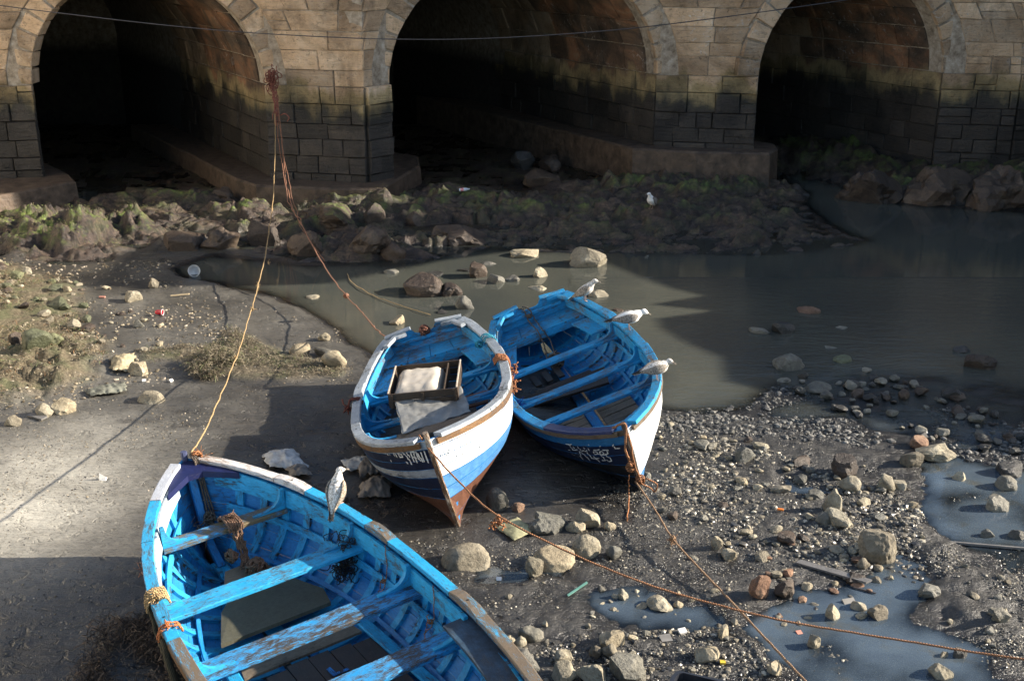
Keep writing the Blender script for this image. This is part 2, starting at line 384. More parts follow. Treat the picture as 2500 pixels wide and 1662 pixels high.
def height(X, Y, want=False):
    X = np.asarray(X, float); Y = np.asarray(Y, float)
    wx = X + .25 * fbm(X * 1.1, Y * 1.1, 3, 5); wy = Y + .25 * fbm(X * 1.1, Y * 1.1, 3, 9)
    sc = sd(P_CREEK, wx, wy); ss = sd(P_SHELF, X + .12 * fbm(X * 2, Y * 2, 3, 3), Y + .12 * fbm(X * 2, Y * 2, 3, 4)); sr = sd(P_RIGHTBANK, wx, wy)
    sg = sd(P_GRAVEL, wx, wy); sw = sd(P_WEED, wx, wy); sf = sd(P_RIFFLE, wx, wy); sdr = sd(P_DRIFT, wx, wy)
    h = .032 + .018 * fbm(X * .7, Y * .7, 4, 11) + (.009 * fbm(X * 3, Y * 7, 4, 12) + .004 * fbm(X * 16, Y * 16, 2, 13)) * (1 + 1.0 * sstep(-.2, .4, sg))
    h = h + .10 * sstep(0, 2.5, sw) + .05 * fbm(X * 4, Y * 4, 4, 21) * sstep(-.1, .3, sw)
    h = h + .05 * sstep(-.05, .15, sdr) * (.6 + .5 * fbm(X * 5, Y * 5, 3, 23))
    gm = sstep(-.2, .5, sg)
    h = h + gm * (.026 * fbm(X * 1.3, Y * 1.6, 4, 31) - .006 + .010 * fbm(X * 9, Y * 9, 3, 33))
    pm = np.zeros_like(h)
    px2 = wx + .13 * fbm(X * 4, Y * 4, 3, 207); py2 = wy + .13 * fbm(X * 4, Y * 4, 3, 209)
    for p in P_PUD: pm = np.maximum(pm, sstep(-.16, .22, sd(p, px2, py2)))
    h = h * (1 - pm) + pm * (-.020 + .030 * fbm(X * 2.3, Y * 2.6, 5, 41))
    cm = sstep(-.35, .6, sc)
    h = h * (1 - cm) + cm * (-.12 + .03 * fbm(X * 1.5, Y * 1.5, 3, 43))
    fm = sstep(-.2, .5, sf)
    h = h * (1 - fm) + fm * (-.014 + .050 * fbm(X * 1.8, Y * 2.6, 4, 47))
    sm = sstep(-.04, .22, ss)
    qx = X + .45 * fbm(X * 1.3, Y * 1.3, 3, 201); qy = Y + .35 * fbm(X * 1.3, Y * 1.3, 3, 205); lump = ridge(qx * .7, qy * 1.5, 5, 51); strata = ridge(qx * .45 + qy * .5, qy * 3.6 - qx * .6, 4, 57)
    sh = .05 + .20 * sstep(0, 1.5, ss) + (.62 * (.52 - lump)) * sstep(0, .7, ss) + .34 * (.5 - strata) + .26 * (.5 - ridge(qx * 2.1, qy * 3.0, 4, 58)) + .035 * fbm(X * 9, Y * 9, 4, 59)
    deep = sstep(24.6, 26.5, Y); sh = sh * (1 - .75 * deep)
    sh = np.maximum(sh, -.03)
    h = h * (1 - sm) + sm * np.where(pm > .5, np.minimum(sh, .01), sh)
    rm = sstep(-.06, .4, sr)
    rh = .10 + .42 * sstep(0, 2.2, sr) + .60 * (.52 - ridge(wx * .9, wy * 1.2, 5, 61)) * sstep(-.05, .5, sr) + .06 * fbm(X * 7, Y * 7, 4, 63) + .26 * (.5 - ridge(wx * 2.2, wy * 2.8, 3, 64))
    h = h * (1 - rm) + rm * np.maximum(rh, -.02)
    for (px, py, r, a) in BUMPS:
        if a == 0: continue
        c = at(px, py, 0.0); q = ((X - c.x) ** 2 + (Y - c.y) ** 2) / (r * r)
        h = h + a * np.exp(-q * q * .9) * (.75 + .7 * fbm(X * 3.2, Y * 3.2, 4, 71) + 1.1 * (.5 - ridge(X * 2.2, Y * 3, 3, 72)))
    if want: return h, dict(shelf=np.maximum(sm, rm), gravel=gm, weed=sstep(-.15, .4, sw), creek=cm, pud=pm, riffle=fm, drift=sstep(-.05, .15, sdr))
    return h
yy = np.concatenate([np.geomspace(4.6, 18.5, 310), np.linspace(18.5, 26.5, 270)[1:], np.linspace(26.5, 36, 34)[1:]]); NR, NC = len(yy), 740; tt = np.linspace(-1.18, 1.18, NC)
GX = tt[None, :] * (yy[:, None] * .47 + 1.6); GY = np.repeat(yy[:, None], NC, 1)
GH, GM = height(GX, GY, True)
def hgt(X, Y):
    """terrain height read back from the built sheet"""
    X = np.asarray(X, float); Y = np.clip(np.asarray(Y, float), 4.6, 35.99)
    r = np.interp(Y, yy, np.arange(NR)); c = (X / (Y * .47 + 1.6) + 1.18) / 2.36 * (NC - 1)
    c = np.clip(c, 0, NC - 1.001); r = np.clip(r, 0, NR - 1.001); i = r.astype(int); j = c.astype(int); f = r - i; g = c - j
    return (GH[i, j] * (1 - f) + GH[i + 1, j] * f) * (1 - g) + (GH[i, j + 1] * (1 - f) + GH[i + 1, j + 1] * f) * g
def hz(x, y): return float(hgt(x, y))
def on(px, py):
    """first ground point met by the line of sight through a photo position"""
    r = ray(px, py); Ys = np.linspace(4.7, 35.9, 3200); k = Ys / r.y; Z = CAM_H + r.z * k; Hh = hgt(r.x * k, Ys)
    i = int(np.argmax(Z <= Hh)) if (Z <= Hh).any() else 3199
    return Vector((r.x * k[i], Ys[i], float(Hh[i])))

def ground_mat():
    m, nt, b, out = newmat('estuary_mud_and_rock'); n = N(nt); g = n.geo()
    at_ = n.new('ShaderNodeAttribute'); at_.attribute_name = 'kind_mask'; sp = n.new('ShaderNodeSeparateColor'); n.link(at_.outputs['Color'], sp.inputs[0])
    a2 = n.new('ShaderNodeAttribute'); a2.attribute_name = 'wet_mask'; s2 = n.new('ShaderNodeSeparateColor'); n.link(a2.outputs['Color'], s2.inputs[0])
    shelf, grav, weed = sp.outputs[0], sp.outputs[1], sp.outputs[2]
    dry = s2.outputs[0]; mossk = s2.outputs[1]
    f1 = n.noise(g, 1.4, 5, .6, .5); f2 = n.noise(g, 9, 6, .7); f3 = n.noise(g, 55, 4, .7); f4 = n.noise(g, 150, 3, .6)
    mud = n.mix(dry, n.ramp(f1, [(.3, (.017, .0165, .0165)), (.7, (.050, .045, .038))]), n.ramp(f1, [(.3, (.33, .31, .26)), (.7, (.48, .455, .39))]))
    mk2 = n.ramp(n.noise(n.geo((26, 60, 1)), 1.0, 3, .6, 1.2), [(.36, .35), (.44, 1.0)])
    mud = n.mix(1.0, mud, mk2, 'MULTIPLY')
    spk = n.ramp(f4, [(.60, 0.0), (.68, 1.0)])
    mud = n.mix(n.math('MULTIPLY', spk, .55), mud, n.mix(dry, (.10, .10, .10), (.30, .28, .24)))
    ripl = n.noise(n.geo((2.2, 9, 1)), 1.8, 4, .6, 1.5)
    mud = n.mix(1.0, mud, n.ramp(ripl, [(.3, .78), (.6, 1.05)]), 'MULTIPLY')
    gr = n.ramp(n.noise(g, 34, 5, .75), [(.3, (.012, .012, .013)), (.5, (.030, .029, .027)), (.64, (.075, .068, .056)), (.76, (.17, .15, .12))])
    gr = n.mix(n.ramp(f1, [(.35, 0.0), (.65, .6)]), gr, (.05, .048, .045))
    rk = n.ramp(n.noise(g, 3.2, 7, .7, .8), [(.28, (.014, .011, .010)), (.46, (.050, .037, .031)), (.58, (.085, .065, .05)), (.72, (.17, .135, .10))])
    rk = n.mix(1.0, rk, n.ramp(n.noise(g, 24, 6, .75), [(.32, .4), (.6, 1.2)]), 'MULTIPLY')
    rk = n.mix(1.0, rk, n.ramp(n.noise(n.geo((1.2, 3.2, 3)), 2.6, 6, .7, 1.4), [(.36, .22), (.50, 1.0), (.68, 1.4)]), 'MULTIPLY')
    mk = n.math('MULTIPLY', n.ramp(n.noise(g, 1.9, 6, .7), [(.46, 0.0), (.60, .9)]), mossk)
    rk = n.mix(1.0, rk, (.92, .80, .70), 'MULTIPLY')
    mossc = n.ramp(n.noise(g, 17, 5, .7), [(.35, (.06, .095, .014)), (.65, (.22, .30, .05))])
    rk = n.mix(mk, rk, mossc)
    wd = n.ramp(n.noise(g, 20, 6, .75), [(.3, (.04, .032, .016)), (.5, (.13, .10, .055)), (.68, (.26, .21, .13))])
    wd = n.mix(n.ramp(n.noise(g, 3.3, 3, .5), [(.45, 0.0), (.65, .55)]), wd, (.09, .11, .035))
    c = n.mix(n.math('MULTIPLY', grav, .85), mud, gr); c = n.mix(n.math('MULTIPLY', weed, .85), c, wd); c = n.mix(shelf, c, rk)
    c = n.mix(s2.outputs[2], c, n.mix(1.0, c, (.55, .55, .58), 'MULTIPLY'))
    n.link(c, b.inputs['Base Color'])
    r = n.mix(dry, n.ramp(f1, [(.3, .22), (.7, .42)]), n.ramp(f1, [(.3, .5), (.7, .7)]))
    r = n.mix(grav, r, (.42, .42, .42)); r = n.mix(weed, r, (.8, .8, .8)); r = n.mix(shelf, r, (.55, .55, .55)); r = n.mix(s2.outputs[2], r, n.mix(.75, r, (.08, .08, .08)))
    n.link(r, b.inputs['Roughness']); b.inputs['Specular IOR Level'].default_value = .5
    hh = n.math('ADD', n.math('MULTIPLY', f2, .5), n.math('ADD', n.math('MULTIPLY', f3, .35), n.math('MULTIPLY', ripl, .35)))
    rough = n.math('ADD', n.math('MULTIPLY', grav, .5), n.math('ADD', n.math('MULTIPLY', shelf, 1.0), n.math('MULTIPLY', weed, .8)))
    hh = n.math('MULTIPLY', hh, n.math('ADD', rough, .32))
    prints = n.ramp(n.noise(n.geo((6, 8, 1)), 1.0, 4, .6, .8), [(.34, 0.0), (.44, 1.0)]); runn = n.noise(n.geo((.9, 5, 1)), 1.0, 4, .6, 1.6)
    hh = n.math('ADD', hh, n.math('ADD', n.math('MULTIPLY', prints, .22), n.math('MULTIPLY', runn, .4)))
    n.bump(hh, 1.0, .05, b)
    return m
def water_mat():
    m, nt, b, out = newmat('murky_water'); n = N(nt); g = n.geo()
    b.inputs['Roughness'].default_value = .03; b.inputs['IOR'].default_value = 1.36; b.inputs['Specular IOR Level'].default_value = .5
    b.inputs['Base Color'].default_value = (.075, .070, .052, 1)
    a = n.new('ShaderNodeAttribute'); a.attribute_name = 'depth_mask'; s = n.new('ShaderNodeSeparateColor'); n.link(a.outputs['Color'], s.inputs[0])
    n.link(n.mix(s.outputs[2], n.ramp(n.noise(g, .5, 3, .5), [(.3, (.050, .055, .050)), (.7, (.078, .080, .064))]), n.ramp(n.noise(g, 2.2, 5, .65, .6), [(.35, (.085, .115, .15)), (.52, (.10, .135, .17)), (.68, (.105, .11, .10))])), b.inputs['Base Color'])  # near puddles: blue-grey body colour stands in for the sky's reflection
    body = n.new('ShaderNodeBsdfTransparent'); body.inputs[0].default_value = (.80, .80, .74, 1)
    gl = n.new('ShaderNodeBsdfGlossy'); gl.inputs['Roughness'].default_value = .04; fr = n.new('ShaderNodeFresnel'); fr.inputs[0].default_value = 1.33
    clear = n.new('ShaderNodeMixShader'); n.link(fr.outputs[0], clear.inputs[0]); n.link(body.outputs[0], clear.inputs[1]); n.link(gl.outputs[0], clear.inputs[2])
    fin = n.new('ShaderNodeMixShader'); n.link(s.outputs[0], fin.inputs[0]); n.link(clear.outputs[0], fin.inputs[1]); n.link(b.outputs[0], fin.inputs[2])
    n.link(fin.outputs[0], out.inputs[0])
    w1 = n.noise(n.geo((1.2, 3.2, 1)), 2.4, 5, .6, .6); w2 = n.noise(n.geo((1, 2, 1)), 11, 3, .6, .4)
    calm = n.new('ShaderNodeMath'); calm.operation = 'MULTIPLY_ADD'; n.link(s.outputs[1], calm.inputs[0]); calm.inputs[1].default_value = 1.0; calm.inputs[2].default_value = .028
    hh = n.math('MULTIPLY', n.math('ADD', w1, n.math('MULTIPLY', w2, .35)), calm.outputs[0])
    bp = n.new('ShaderNodeBump'); bp.inputs['Strength'].default_value = .8; bp.inputs['Distance'].default_value = .035; n.link(hh, bp.inputs['Height'])
    for q in (b, gl, fr): n.link(bp.outputs[0], q.inputs['Normal'])
    return m

# ------------------------------------------------------------------ terrain and water sheets
idx = np.arange(NR * NC).reshape(NR, NC)
quads = np.stack([idx[:-1, :-1].ravel(), idx[:-1, 1:].ravel(), idx[1:, 1:].ravel(), idx[1:, :-1].ravel()], 1)
gm_ = ground_mat()
ground = np_mesh('mud_flat', np.stack([GX.ravel(), GY.ravel(), GH.ravel()], 1), quads, gm_, True)
tag(ground, kind='structure')
def colattr(me, name, r, g_, b_):
    a = me.color_attributes.new(name, 'FLOAT_COLOR', 'POINT')
    a.data.foreach_set('color', np.stack([r, g_, b_, np.ones_like(r)], -1).astype(np.float32).ravel())
d0 = at(45, 1225); d1 = at(430, 850)
dry = np.exp(-(((GX - d0.x) / 1.25) ** 2 + ((GY - d0.y) / 1.7) ** 2)) * 1.0 + .20 * np.exp(-(((GX - d1.x) / 3.4) ** 2 + ((GY - d1.y - 1.5) / 4.0) ** 2))
dry = np.clip(dry + .14 * fbm(GX * .8, GY * 1.2, 4, 81), 0, 1) * (1 - GM['creek'])
dry = dry * sstep(.0, .03, GH)
gx_, gy_ = np.gradient(GH, axis=1) / np.gradient(GX, axis=1), 0
moss = sstep(.16, .34, GH) * GM['shelf'] * (1 - sstep(.5, 1.2, np.abs(gx_))) * np.where(GX < -4.8, 2.2, .5) + .12 * GM['shelf']
colattr(ground.data, 'kind_mask', GM['shelf'], np.clip(.8 * GM['gravel'] + GM['riffle'] + .35 * GM['drift'], 0, 1), np.clip(GM['weed'] + GM['drift'] * .8, 0, 1))
colattr(ground.data, 'wet_mask', dry, np.clip(moss, 0, 1), 1 - sstep(.004, .030, GH))
WM = water_mat()
WS = (slice(None, None, 2), slice(None, None, 2)); WX, WY = GX[WS], GY[WS]; wi = np.arange(WX.size).reshape(WX.shape)
wq = np.stack([wi[:-1, :-1].ravel(), wi[:-1, 1:].ravel(), wi[1:, 1:].ravel(), wi[1:, :-1].ravel()], 1)
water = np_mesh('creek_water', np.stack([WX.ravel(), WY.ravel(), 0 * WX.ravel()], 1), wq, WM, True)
tag(water, kind='structure')
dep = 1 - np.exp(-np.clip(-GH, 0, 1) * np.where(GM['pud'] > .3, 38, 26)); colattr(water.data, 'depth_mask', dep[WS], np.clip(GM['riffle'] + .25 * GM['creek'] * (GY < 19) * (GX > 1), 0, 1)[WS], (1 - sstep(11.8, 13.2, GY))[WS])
far = MB(); far.add([(-600, -600, -.6), (600, -600, -.6), (600, 900, -.6), (-600, 900, -.6)], [[0, 1, 2, 3]])
tag(far.build('ground', plain('far_ground_earth', (.12, .11, .09), .9)), kind='structure')
# ------------------------------------------------------------------ the bridge
def colx(px, Y, z): return (px - PCX) / FPX * (Y * CP + (CAM_H - z) * SP)
ZS = 2.5
FP = [(-15.0, 24.5)] + [(colx(px, Y, ZS), Y) for px, Y in
      [(79, 25.35), (648, 25.45), (890, 24.95), (950, 25.5), (1603, 27.35), (1852, 26.85), (2302, 27.75), (2492, 27.4)]] + [(15.2, 28.4), (19.0, 28.9)]
FP = [Vector((x, y, 0)) for x, y in FP]
CUM = [0.0]
for i in range(1, len(FP)): CUM.append(CUM[-1] + (FP[i] - FP[i - 1]).length)
def wp(s):
    s = max(min(s, CUM[-1] - 1e-6), 0)
    for i in range(len(FP) - 1):
        if s <= CUM[i + 1]:
            t = (s - CUM[i]) / (CUM[i + 1] - CUM[i]); p = FP[i].lerp(FP[i + 1], t); d = (FP[i + 1] - FP[i]).normalized()
            return p, Vector((d.y, -d.x, 0))
ARCH = [dict(s0=CUM[1], s1=CUM[2], b=2.35), dict(s0=CUM[4], s1=CUM[5], b=2.75), dict(s0=CUM[6], s1=CUM[7], b=2.35)]
for a in ARCH: a['c'] = (a['s0'] + a['s1']) / 2; a['a'] = (a['s1'] - a['s0']) / 2
TUN = Vector((-.50, .866, 0)); TOP = 6.6; RING = .50
bridge = empty('stone_bridge', (0, 26, 0), 'old sandstone arched bridge with dark tide-stained piers across the creek', 'bridge')
BINV = Matrix.Translation((0, -26, 0))
def block(mb, P, n, proud, depth=.18, inset=.02, jit=.012, mi=0):
    """P: 4 world corners (bl, br, tr, tl) on the wall plane; n outward"""
    P = [Vector(p) + Vector((random.uniform(-jit, jit), 0, random.uniform(-jit, jit))) for p in P]
    c = sum(P, Vector()) / 4; o = [p + n * (proud * .35) for p in P]
    back = [p - n * depth for p in P]; inn = []
    for p in P:
        d = (c - p); k = inset / max(d.length, .05); inn.append(p + d * min(.4, k * random.uniform(.7, 1.3)) + n * (proud * random.uniform(.8, 1.25)))
    cc = c + n * proud * random.uniform(.9, 1.5)
    vs = back + o + inn + [cc]; fs = []
    for i in range(4):
        j = (i + 1) % 4; fs += [[i, j, 4 + j, 4 + i], [4 + i, 4 + j, 8 + j, 8 + i], [8 + i, 8 + j, 12]]
    mb.add(vs, fs, None, mi, False)
def one_block(name, P, n, proud, mat, parent=bridge, **k):
    mb = MB(); block(mb, P, n, proud, **k); return mb.build(name, mat, parent, BINV)
GAP = .008
def ring_x(a, z, off):
    k = 1 - ((z - ZS) / (a['b'] + off)) ** 2
    return (a['a'] + off) * math.sqrt(k) if (z >= ZS and k > 0) else (a['a'] if z < ZS else 0)
def spans(z0, z1):
    """wall stretches (with slanted ends) free of arch openings between z0 and z1"""
    low = z1 <= ZS + 1e-3; out = []; L0 = L1 = 0.0
    for a in ARCH:
        if low: r0 = r1 = a['c'] - a['a'] ; l0 = l1 = a['c'] + a['a']
        else:
            r0 = a['c'] - ring_x(a, z0, RING) ; r1 = a['c'] - ring_x(a, z1, RING); l0 = a['c'] + ring_x(a, z0, RING); l1 = a['c'] + ring_x(a, z1, RING)
        out.append((L0, L1, r0, r1)); L0, L1 = l0, l1
    out.append((L0, L1, CUM[-1], CUM[-1])); return out
blocks_stuff = MB(); nblk = 0
zc = [(-.1, .28), (.28, .60), (.60, .98), (.98, 1.36), (1.36, 1.72), (1.72, 2.12), (2.12, ZS), (ZS, 2.88), (2.88, 3.26), (3.26, 3.66), (3.66, 4.04), (4.04, 4.45), (4.45, 4.9), (4.9, 5.3), (5.3, 5.75), (5.75, 6.15), (6.15, TOP)]
for ci, (z0, z1) in enumerate(zc):
    for si, (a0, a1, b0, b1) in enumerate(spans(z0, z1)):
        jz = [random.Random(si * 31 + k).uniform(-.07, .07) if (0 < k < len(zc) - 1 and k not in (6, 7)) else 0 for k in (ci, ci + 1)]
        z0_, z1_ = z0 + jz[0], z1 + jz[1]
        if min(b0 - a0, b1 - a1) < .12: continue
        w = min(b0 - a0, b1 - a1); s = max(a0, a1); cuts = [0.0]
        lo, hi = ((.32, .85) if z1 <= ZS + .01 else (.42, 1.25))
        if si == 0: lo, hi = .5, 1.0
        while w - cuts[-1] > hi: cuts.append(cuts[-1] + random.uniform(lo, hi))
        if w - cuts[-1] < lo * .6 and len(cuts) > 1: cuts.pop()
        cuts.append(w); sB = a0 if a0 >= a1 else a1
        for cc_ in CUM:
            rel = (cc_ - a0) / max(b0 - a0, 1e-6) * w
            if .06 < rel < w - .06: cuts = sorted([c for c in cuts if abs(c - rel) > .16 or c in (0.0, w)] + [rel])
        cuts = [c / w for c in cuts]
        lowoff = .07 if z1 <= ZS + .01 else 0.0
        for k in range(len(cuts) - 1):
            def sc_(t, top):
                A, B = (a1, b1) if top else (a0, b0); return lerp(A, B, t)
            split = (random.random() < .13 and z1 <= 4.5)
            zm_ = lerp(z0_, z1_, random.uniform(.35, .65)); zz = [(z0_, z1_)] if not split else [(z0_, zm_), (zm_, z1_)]
            for q0, q1 in zz:
                f0 = (q0 - z0) / (z1 - z0); f1 = (q1 - z0) / (z1 - z0)
                sl0 = lerp(sc_(cuts[k], 0), sc_(cuts[k], 1), f0) + GAP; sl1 = lerp(sc_(cuts[k], 0), sc_(cuts[k], 1), f1) + GAP
                sr0 = lerp(sc_(cuts[k + 1], 0), sc_(cuts[k + 1], 1), f0) - GAP; sr1 = lerp(sc_(cuts[k + 1], 0), sc_(cuts[k + 1], 1), f1) - GAP
                nn = wp((sl0 + sr0) / 2)[1]
                g = GAP * random.uniform(.6, 1.2)
                P = [wp(sl0)[0] + Vector((0, 0, q0 + g)), wp(sr0)[0] + Vector((0, 0, q0 + g)), wp(sr1)[0] + Vector((0, 0, q1 - g)), wp(sl1)[0] + Vector((0, 0, q1 - g))]
                P = [p + nn * lowoff for p in P]
                pc = proj([sum((Vector(p) for p in P), Vector()) / 4])[0]
                vis = -60 < pc[0] < 2560 and -25 < pc[1] and z0 < 4.6
                pr = random.uniform(.006, .04) if z1 > ZS else random.choice((.0, .008, .015, .03, .045))
                if vis: one_block('stone_block', P, nn, pr, S_stone, jit=.010); nblk += 1
                else: block(blocks_stuff, P, nn, pr, jit=.01)
# voussoirs
nv = 0
for a in ARCH:
    nst = int(math.pi * (a['a'] + a['b']) / 2 / .36); nn = wp(a['c'])[1]
    def rp(t, off, j=0.0):
        c, s_ = math.cos(t), math.sin(t); s = a['c'] - (a['a'] + off) * c; return wp(s)[0] + Vector((0, 0, ZS + (a['b'] + off) * s_))
    def rp2(t, off):
        # stay on the arch's own plane
        p0 = wp(a['s0'] + .001)[0]; p1 = wp(a['s1'] - .001)[0]; d = (p1 - p0) / (2 * a['a']); c, s_ = math.cos(t), math.sin(t)
        return (p0 + p1) / 2 - d * (a['a'] + off) * c + Vector((0, 0, ZS + (a['b'] + off) * s_))
    for k in range(nst):
        t0 = math.pi * k / nst + .01; t1 = math.pi * (k + 1) / nst - .01; wd = RING + random.uniform(-.14, .05)
        P = [rp2(t0, 0), rp2(t1, 0), rp2(t1, wd), rp2(t0, wd)]
        P = [P[1], P[0], P[3], P[2]] if False else P
        pc = proj([sum(P, Vector()) / 4])[0]
        # order so the outward normal matches
        q = (P[1] - P[0]).cross(P[3] - P[0])
        if q.dot(nn) < 0: P = [P[1], P[0], P[3], P[2]]
        pr = random.uniform(.0, .04)
        if -60 < pc[0] < 2560 and pc[1] > -60: one_block('voussoir', P, nn, pr, S_stone, depth=.42, jit=.008); nv += 1
        else: block(blocks_stuff, P, nn, pr, depth=.42)
# tunnel walls: the right-hand side of each vault, course by course
nvs = 0
for ai, a in enumerate(ARCH[:3]):
    p0 = wp(a['s0'] + .001)[0]; p1 = wp(a['s1'] - .001)[0]; d = (p1 - p0) / (2 * a['a']); mid = (p0 + p1) / 2
    jamb = [.05, .45, .84, 1.24, 1.66, 2.08, ZS]; prof = [(a['a'], z) for z in jamb]
    m = 7
    for k in range(1, m + 1):
        t = math.pi / 2 * k / m * 1.0; prof.append((a['a'] * math.cos(t), ZS + a['b'] * math.sin(t)))
    for j in range(len(prof) - 1):
        s = .02 if j < 6 else .43
        while s < (7.0 if j < 10 else 3.5):
            w = random.uniform(.45, .95)
            A = mid + d * prof[j][0] + Vector((0, 0, prof[j][1])); B = mid + d * prof[j + 1][0] + Vector((0, 0, prof[j + 1][1]))
            nrm = -(B - A).cross(TUN).normalized()
            if nrm.dot(mid + Vector((0, 0, 2.5)) - A) < 0: nrm = -nrm
            g = .017 if j >= 6 else GAP; e = (B - A).normalized() * g
            P = [A + TUN * (s + w - g) + e, A + TUN * (s + g) + e, B + TUN * (s + g) - e, B + TUN * (s + w - g) - e]
            pc = proj([sum(P, Vector()) / 4])[0]; pr = random.uniform(.0, .03)
            if pc[1] > -30 and pc[0] < 2560 and s < 4.2: one_block('vault_stone', P, nrm, pr, S_vault, jit=.008, depth=.1); nvs += 1
            else: block(blocks_stuff, P, nrm, pr, depth=.1)
            s += w
tag(blocks_stuff.build('far_masonry', [S_stone], bridge, BINV), kind='stuff')
print('blocks', nblk, nv, nvs)
# core: facade behind the blocks, vaults, deck, end walls
core = MB()
ss = set(np.arange(0, CUM[-1], .25).tolist()) | set(CUM)
for a in ARCH:
    for k in range(41): ss.add(a['c'] - a['a'] * math.cos(math.pi * k / 40))
ss = sorted(x for x in ss if 0 <= x <= CUM[-1])
def zlow(s, side):
    for a in ARCH:
        if a['s0'] + 1e-4 < s < a['s1'] - 1e-4: return ZS + a['b'] * math.sqrt(max(0, 1 - ((s - a['c']) / a['a']) ** 2)), True
    return -.5, False
for i in range(len(ss) - 1):
    if ss[i + 1] - ss[i] < 1e-5: continue
    mz, inside = zlow((ss[i] + ss[i + 1]) / 2, 0)
    def zl(s):
        for a in ARCH:
            if a['s0'] - 1e-4 <= s <= a['s1'] + 1e-4: return ZS + a['b'] * math.sqrt(max(0, 1 - ((s - a['c']) / a['a']) ** 2))
        return -1.2
    A, n1 = wp(ss[i]); B, n2 = wp(ss[i + 1])
    za, zb = (zl(ss[i]), zl(ss[i + 1])) if inside else (-1.2, -1.2)
    core.add([A + Vector((0, 0.012, za)), B + Vector((0, 0.012, zb)), B + Vector((0, 0.012, TOP)), A + Vector((0, 0.012, TOP))], [[0, 1, 2, 3]])
LT = 15.0
for a in ARCH:
    p0 = wp(a['s0'] + .001)[0]; p1 = wp(a['s1'] - .001)[0]; d = (p1 - p0) / (2 * a['a']); mid = (p0 + p1) / 2
    pr = [(-a['a'], -1.2), (-a['a'], ZS)] + [(-a['a'] * math.cos(math.pi * k / 32), ZS + a['b'] * math.sin(math.pi * k / 32)) for k in range(1, 32)] + [(a['a'], ZS), (a['a'], -1.2)]
    vs = []
    for t in (0.012, LT):
        for (x, z) in pr: vs.append(mid + d * x * 1.012 + Vector((0, 0, z + .012 if z > 0 else z)) + TUN * t)
    m = len(pr); core.add(vs, [[j, j + 1, j + 1 + m, j + m] for j in range(m - 1)] + [[m + j for j in range(m)]])
e0 = FP[0]; e1 = FP[-1]; bk = TUN * (LT + .2)
core.build('masonry_core', S_mortar, bridge, BINV)
dk = MB(); dpts = [wp(s)[0] + Vector((0, 0, TOP + .02)) for s in CUM[:-1] + [CUM[-1] - 1e-4]]
back = [p + bk for p in dpts]; n_ = len(dpts)
dk.add(dpts + back, [[i, i + 1, n_ + i + 1, n_ + i] for i in range(n_ - 1)])
lowp = [p - Vector((0, 0, TOP + 1.4)) for p in back]
dk.add(back + lowp, [[i, i + 1, n_ + i + 1, n_ + i] for i in range(n_ - 1)])
dk.add([dpts[0], back[0], back[0] - Vector((0, 0, TOP + 1.4)), dpts[0] - Vector((0, 0, TOP + 1.4))], [[0, 1, 2, 3]])
dk.add([dpts[-1], back[-1], back[-1] - Vector((0, 0, TOP + 1.4)), dpts[-1] - Vector((0, 0, TOP + 1.4))], [[0, 1, 2, 3]])
dk.build('deck', S_mortar, bridge, BINV)
# plinths
conc = plain('wet_plinth_concrete', (.085, .060, .042), .6, .4, 9, .06, .6, 4.5)
def plinth(pts_px, z, zb=-.3, extra=None):
    top = [at(px, py, z) for px, py in pts_px]
    if extra: top += [Vector((e[0], e[1], z)) for e in extra]
    n = len(top); c = sum(top, Vector()) / n
    inn = [p + (c - p).normalized() * .05 for p in top]; drop = [Vector((p.x, p.y, z - .04)) for p in top]; bot = [Vector((p.x, p.y, zb)) + (p - c).normalized() * .05 for p in top]
    vs = inn + drop + bot; fs = [list(range(n))]
    for i in range(n):
        j = (i + 1) % n; fs += [[i, n + i, n + j, j], [n + i, 2 * n + i, 2 * n + j, n + j]]
    mb = MB(); mb.add(vs, fs, None, 0, False); return mb.build('plinth', conc, bridge, BINV)
plinth([(319, 306), (470, 380), (575, 436), (625, 452), (760, 458), (931, 461), (1026, 404), (1020, 380)], .45, extra=[(-6.0, 31.0), (-9.5, 33.5)])
plinth([(1232, 287), (1400, 326), (1545, 362), (1700, 371), (1880, 374), (1899, 362), (1893, 352), (1850, 345)], .85, extra=[(3.6, 33.0), (-3, 36.5)])
plinth([(-160, 520), (0, 478), (185, 442), (170, 425), (110, 396)], .5, extra=[(-12.5, 28.5), (-16, 27.5)])

# unseen pale wall added on the left to bounce sun onto the bridge
qm = plain('pale_bounce_wall', (.66, .60, .50), .9, .2, 5, .03, .15, 1.2)
q = MB(); qv = [(-15.5, 1.0), (-15.5, 23.5), (-17.5, 23.5), (-17.5, 1.0)]
q.add([(x, y, -.5) for x, y in qv] + [(x, y, 8.5) for x, y in qv], [[4, 5, 6, 7]] + [[i, 4 + i, 4 + (i + 1) % 4, (i + 1) % 4] for i in range(4)])
tag(recenter(q.build('bounce_wall', qm)), 'tall unseen pale wall added on the left to bounce sunlight at the bridge', 'wall')
